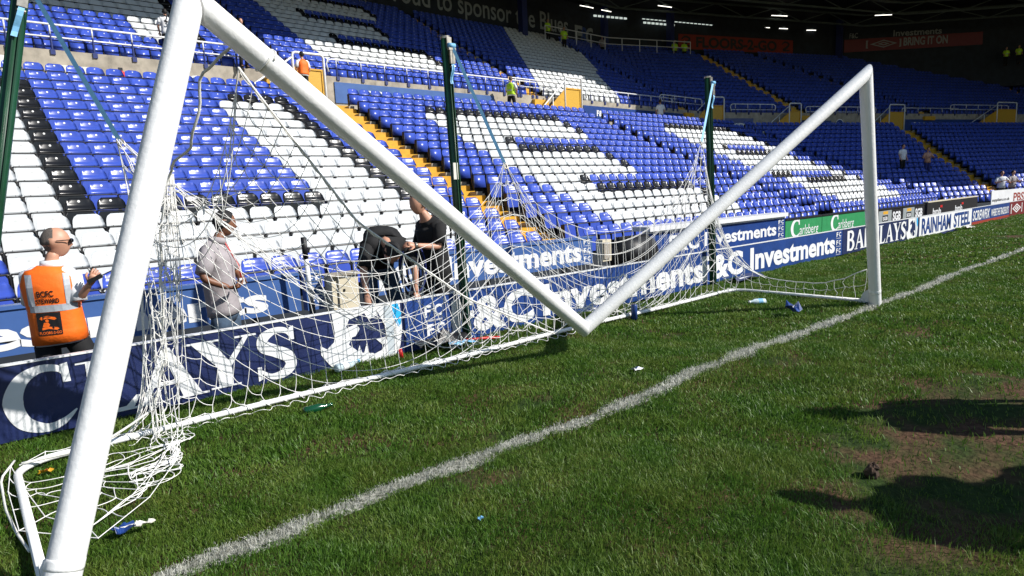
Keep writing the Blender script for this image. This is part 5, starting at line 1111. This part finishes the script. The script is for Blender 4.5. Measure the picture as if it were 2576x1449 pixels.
quick('man in a white top and black trousers right of the near post by the handrail', (4.95, 22.0, 6.45), -1.4, M['shirt_white'], M['cloth_black'], arms=.5, s=1.)
quick('boy in a white football shirt and dark shorts standing among blue seats', PB(2.2, 4.0, 1.62), -2.0, M['shirt_white'], M['cloth_black'], hair=M['hair_brown'], s=.97, arms=.1)
quick('bare-armed youth in dark shorts holding a white shirt among blue seats', PB(3.7, 3.6, 1.42), -2.2, M['skin'], M['blue_cloth'], hair=M['hair_brown'], s=.95, arms=1.)
quick('fan in a white shirt with hands raised to his face, nearer the purple board end', PB(4.6, .1, -.20), -2.4, M['shirt_white'], M['cloth_black'], hair=M['hair_black'], arms=1.2)
quick('fan in a blue and white scarf beside the fan in white', PB(5.5, .1, -.20), -2.0, M['shirt_grey'], M['blue_cloth'], hair=M['hair_black'], arms=1.1)
quick('person in black at the right edge below the far seats', PB(6.9, -.35, -.45), -2.2, M['cloth_black'], M['denim'], hair=M['hair_brown'], arms=.8, s=.95)
vested('first police officer in bright yellow at the top of the white seat block', (31.9, 33.2, 12.75), -1.6, M['hivis'], M['cloth_black'], 1., .3, 0, M['hivis'])
vested('second police officer in bright yellow, one step lower beside the white seat block', (32.6, 32.2, 12.05), -1.8, M['hivis'], M['cloth_black'], 1., .3, 0, M['hivis'])
for k, (a, lb) in enumerate(((38.5, 'shadowed person in a pale top behind the top corner railing'), (41.6, 'shadowed steward in yellow behind the top corner railing, left of two'), (42.6, 'shadowed steward in yellow behind the top corner railing, right of two'))):
    P_ = PA(a, 26.0, 12.4) if k == 0 else PB(a - 39.2, 26.0, 12.4); (quick(lb, P_, -2., M['shirt_grey'], M['cloth_black']) if k == 0 else vested(lb, P_, -2., M['hivis'], M['cloth_black'], 1., .3, 0, M['hivis']))
for k in range(4): vested('steward in yellow standing in the dark top right corner, %s from the left' % NUMW[k + 1], tuple(wc.p(15.2 + k * 1.15, 11.75 + .1 * k, 1.2)), -2.4, M['hivis'], M['cloth_black'], 1., .3, 0, M['hivis'])
# two bystanders just outside the right of the frame, whose shadows reach the worn turf
quick('bystander in a dark coat on the pitch beyond the right edge, farther out', (1.38, -2.88, .02), 2.0, M['cloth_black'], M['cloth_black'], s=1.05, arms=-.12)
quick('bystander in a grey coat on the pitch beyond the right edge, nearest the camera', (.22, -3.26, .02), 1.9, M['cloth_charcoal'], M['cloth_black'], s=1.05, arms=-.1)
quick('bystander in a pale coat on the pitch close beside the grey-coated one', (.72, -3.5, .02), 1.7, M['shirt_grey'], M['cloth_black'], s=1.0, arms=-.1)

# ------------------------------------------------------------------ litter
def gz(x, y): return float(hfield(np.array(x), np.array(y)))
def bottle(name, label, P, ang, m, L=.22, r=.03, cap=M['white_ink'], lab=None, neck=.35):
    P = np.array(P, float); d = np.array([math.cos(ang), math.sin(ang), .04]); o = thing(name, label, 'bottle', tuple(P)); P = P + (0, 0, r + .008)
    b = MB(); b.tube([P, P + d * .01, P + d * L * (1 - neck), P + d * L * (1 - neck * .5), P + d * L * .93, P + d * L], [r * .7, r, r, r * .5, r * .38, r * .38], 16); b.build('glass', m, o, True)
    b = MB(); b.tube([P + d * L * .96, P + d * L * 1.04], r * .44, 12); b.build('cap', cap, o, True)
    if lab: b = MB(); b.tube([P + d * L * .22, P + d * L * .5], r * 1.02, 16, 0, False); b.build('label_band', lab, o, True)
bottle('glass_bottle', 'green glass bottle lying on the grass beside the ground frame', (-2.24, 1.36, .0), -.15, M['green_glass'], .185, .028, M['green_glass'], None, .45)
bottle('plastic_bottle', 'clear plastic water bottle lying on the grass near the far ground frame', (3.10, .95, 0), 2.6, M['clear'], .20, .036, M['rail_white'], M['strap'])
bottle('plastic_bottle', 'clear plastic bottle lying against the foot of the white eagle board', (-1.62, 2.17, 0), .25, M['clear'], .24, .036, M['strap'], M['rail_white'])
o = thing('drink_can', 'blue can standing upright against the ground frame beyond the crossbar hinge', 'can', (1.55, 1.62, 0)); b = MB(); b.tube([(1.55, 1.62, .0), (1.55, 1.62, .16), (1.55, 1.62, .17)], [.033, .033, .026], 18); b.build('can_body', M['vinyl_blue'], o, True); b = MB(); b.tube([(1.55, 1.62, .171), (1.55, 1.62, .176)], .025, 16); b.build('can_lid', M['steel'], o)
def crumple(name, label, cat, P, s, m, m2=None, seed=0, txt=None):
    r = random.Random(seed); o = thing(name, label, cat, P); b = MB(); V = [(P[0] + (x / 4 - .5) * s[0] + r.gauss(0, .004), P[1] + (y / 3 - .5) * s[1] + r.gauss(0, .004), P[2] + .02 + abs(r.gauss(0, s[2]))) for y in range(4) for x in range(5)]
    F = [(y * 5 + x, y * 5 + x + 1, (y + 1) * 5 + x + 1, (y + 1) * 5 + x) for y in range(3) for x in range(4)]
    b.add(V, F); b.v += [(x, y, z - .003) for x, y, z in V]; b.f += [tuple(i + 20 for i in q[::-1]) for q in F]; b.m += [0] * len(F); b.build('sheet', m, o)
    if m2: b = MB(); b.add([(x, y, z + .003) for x, y, z in V], F[4:8]); b.build('print_band', m2, o)
crumple('paper_cup', 'crushed blue and white paper cup on the grass beside the near post', 'cup', (-3.42, .45, .02), (.08, .06, .012), M['vinyl_blue'], M['white_ink'], 1); crumple('paper_scrap', 'torn white paper strip beside the crushed blue cup', 'litter', (-3.34, .43, .025), (.07, .03, .006), M['paper'], None, 2)
crumple('carton', 'crushed blue and white carton on the grass inside the far half of the goal', 'litter', (2.67, .43, .03), (.16, .12, .05), M['vinyl_blue'], M['white_ink'], 3)
crumple('wrapper', 'white and blue wrapper on the grass in the middle foreground', 'litter', (-.07, .33, .02), (.10, .05, .01), M['white_ink'], M['vinyl_blue'], 4)
crumple('crisp_packet', 'crumpled yellow and orange crisp packet inside the near corner of the frame', 'litter', (-3.60, 1.48, .015), (.07, .04, .01), M['yellow'], M['red_board'], 5)
crumple('wrapper', 'tiny pale blue scrap lying in the foreground grass', 'litter', (-2.30, -.58, .02), (.022, .016, .003), M['strap'], None, 6)
crumple('flag_bundle', 'crumpled blue and white flags on the grass right of the farthest pole', 'flag', (4.75, 2.1, .02), (.75, .18, .03), M['vinyl_navy'], M['white_ink'], 7)
crumple('bin_bag', 'crumpled black plastic bag against the board below the small logos', 'bag', (-.55, 2.2, .03), (.5, .2, .05), M['black'], None, 8); crumple('paper_scrap', 'pale blue paper folded beside the black plastic bag', 'litter', (-.42, 2.05, .03), (.26, .10, .02), M['strap'], M['rail_white'], 9)
crumple('wrapper', 'dark blue rags lying before the white board with tall capitals', 'litter', (14.2, 2.05, .02), (1.1, .15, .03), M['vinyl_navy'], None, 10); crumple('wrapper', 'white scrap lying before the white board with tall capitals', 'litter', (16.0, 2.05, .02), (.5, .15, .03), M['paper'], None, 11)
o = thing('plastic_beaker', 'small red tube standing on the grass at the right edge of the eagle', 'litter', (-.98, 2.2, 0)); b = MB(); b.tube([(-.985, 2.2, 0), (-.995, 2.21, .085)], .02, 10); b.build('tube', M['red'], o, True)
o = thing('red_hose', 'short red hose lying on the grass beneath the middle green pole', 'hose', (-.1, 2.1, 0)); b = MB(); b.tube([(-.40, 2.12, .06), (-.2, 2.08, .05), (.0, 2.03, .035)], .013, 8); b.build('hose', M['red'], o, True)
b = MB(); c0 = np.array([-.70, -1.53, 0]); V, F, *_ = head_geo(c0 + (0, 0, .01), (1, 0, 0), .38, nu=12, nv=8); rr = random.Random(3); b.add([np.asarray(v) * 1 + np.array([rr.gauss(0, .005), rr.gauss(0, .005), rr.gauss(0, .005)]) for v in V], F); tag(b.build('mud_clod', M['soil']), 'dark clod of mud on the worn turf at lower right', 'clod')
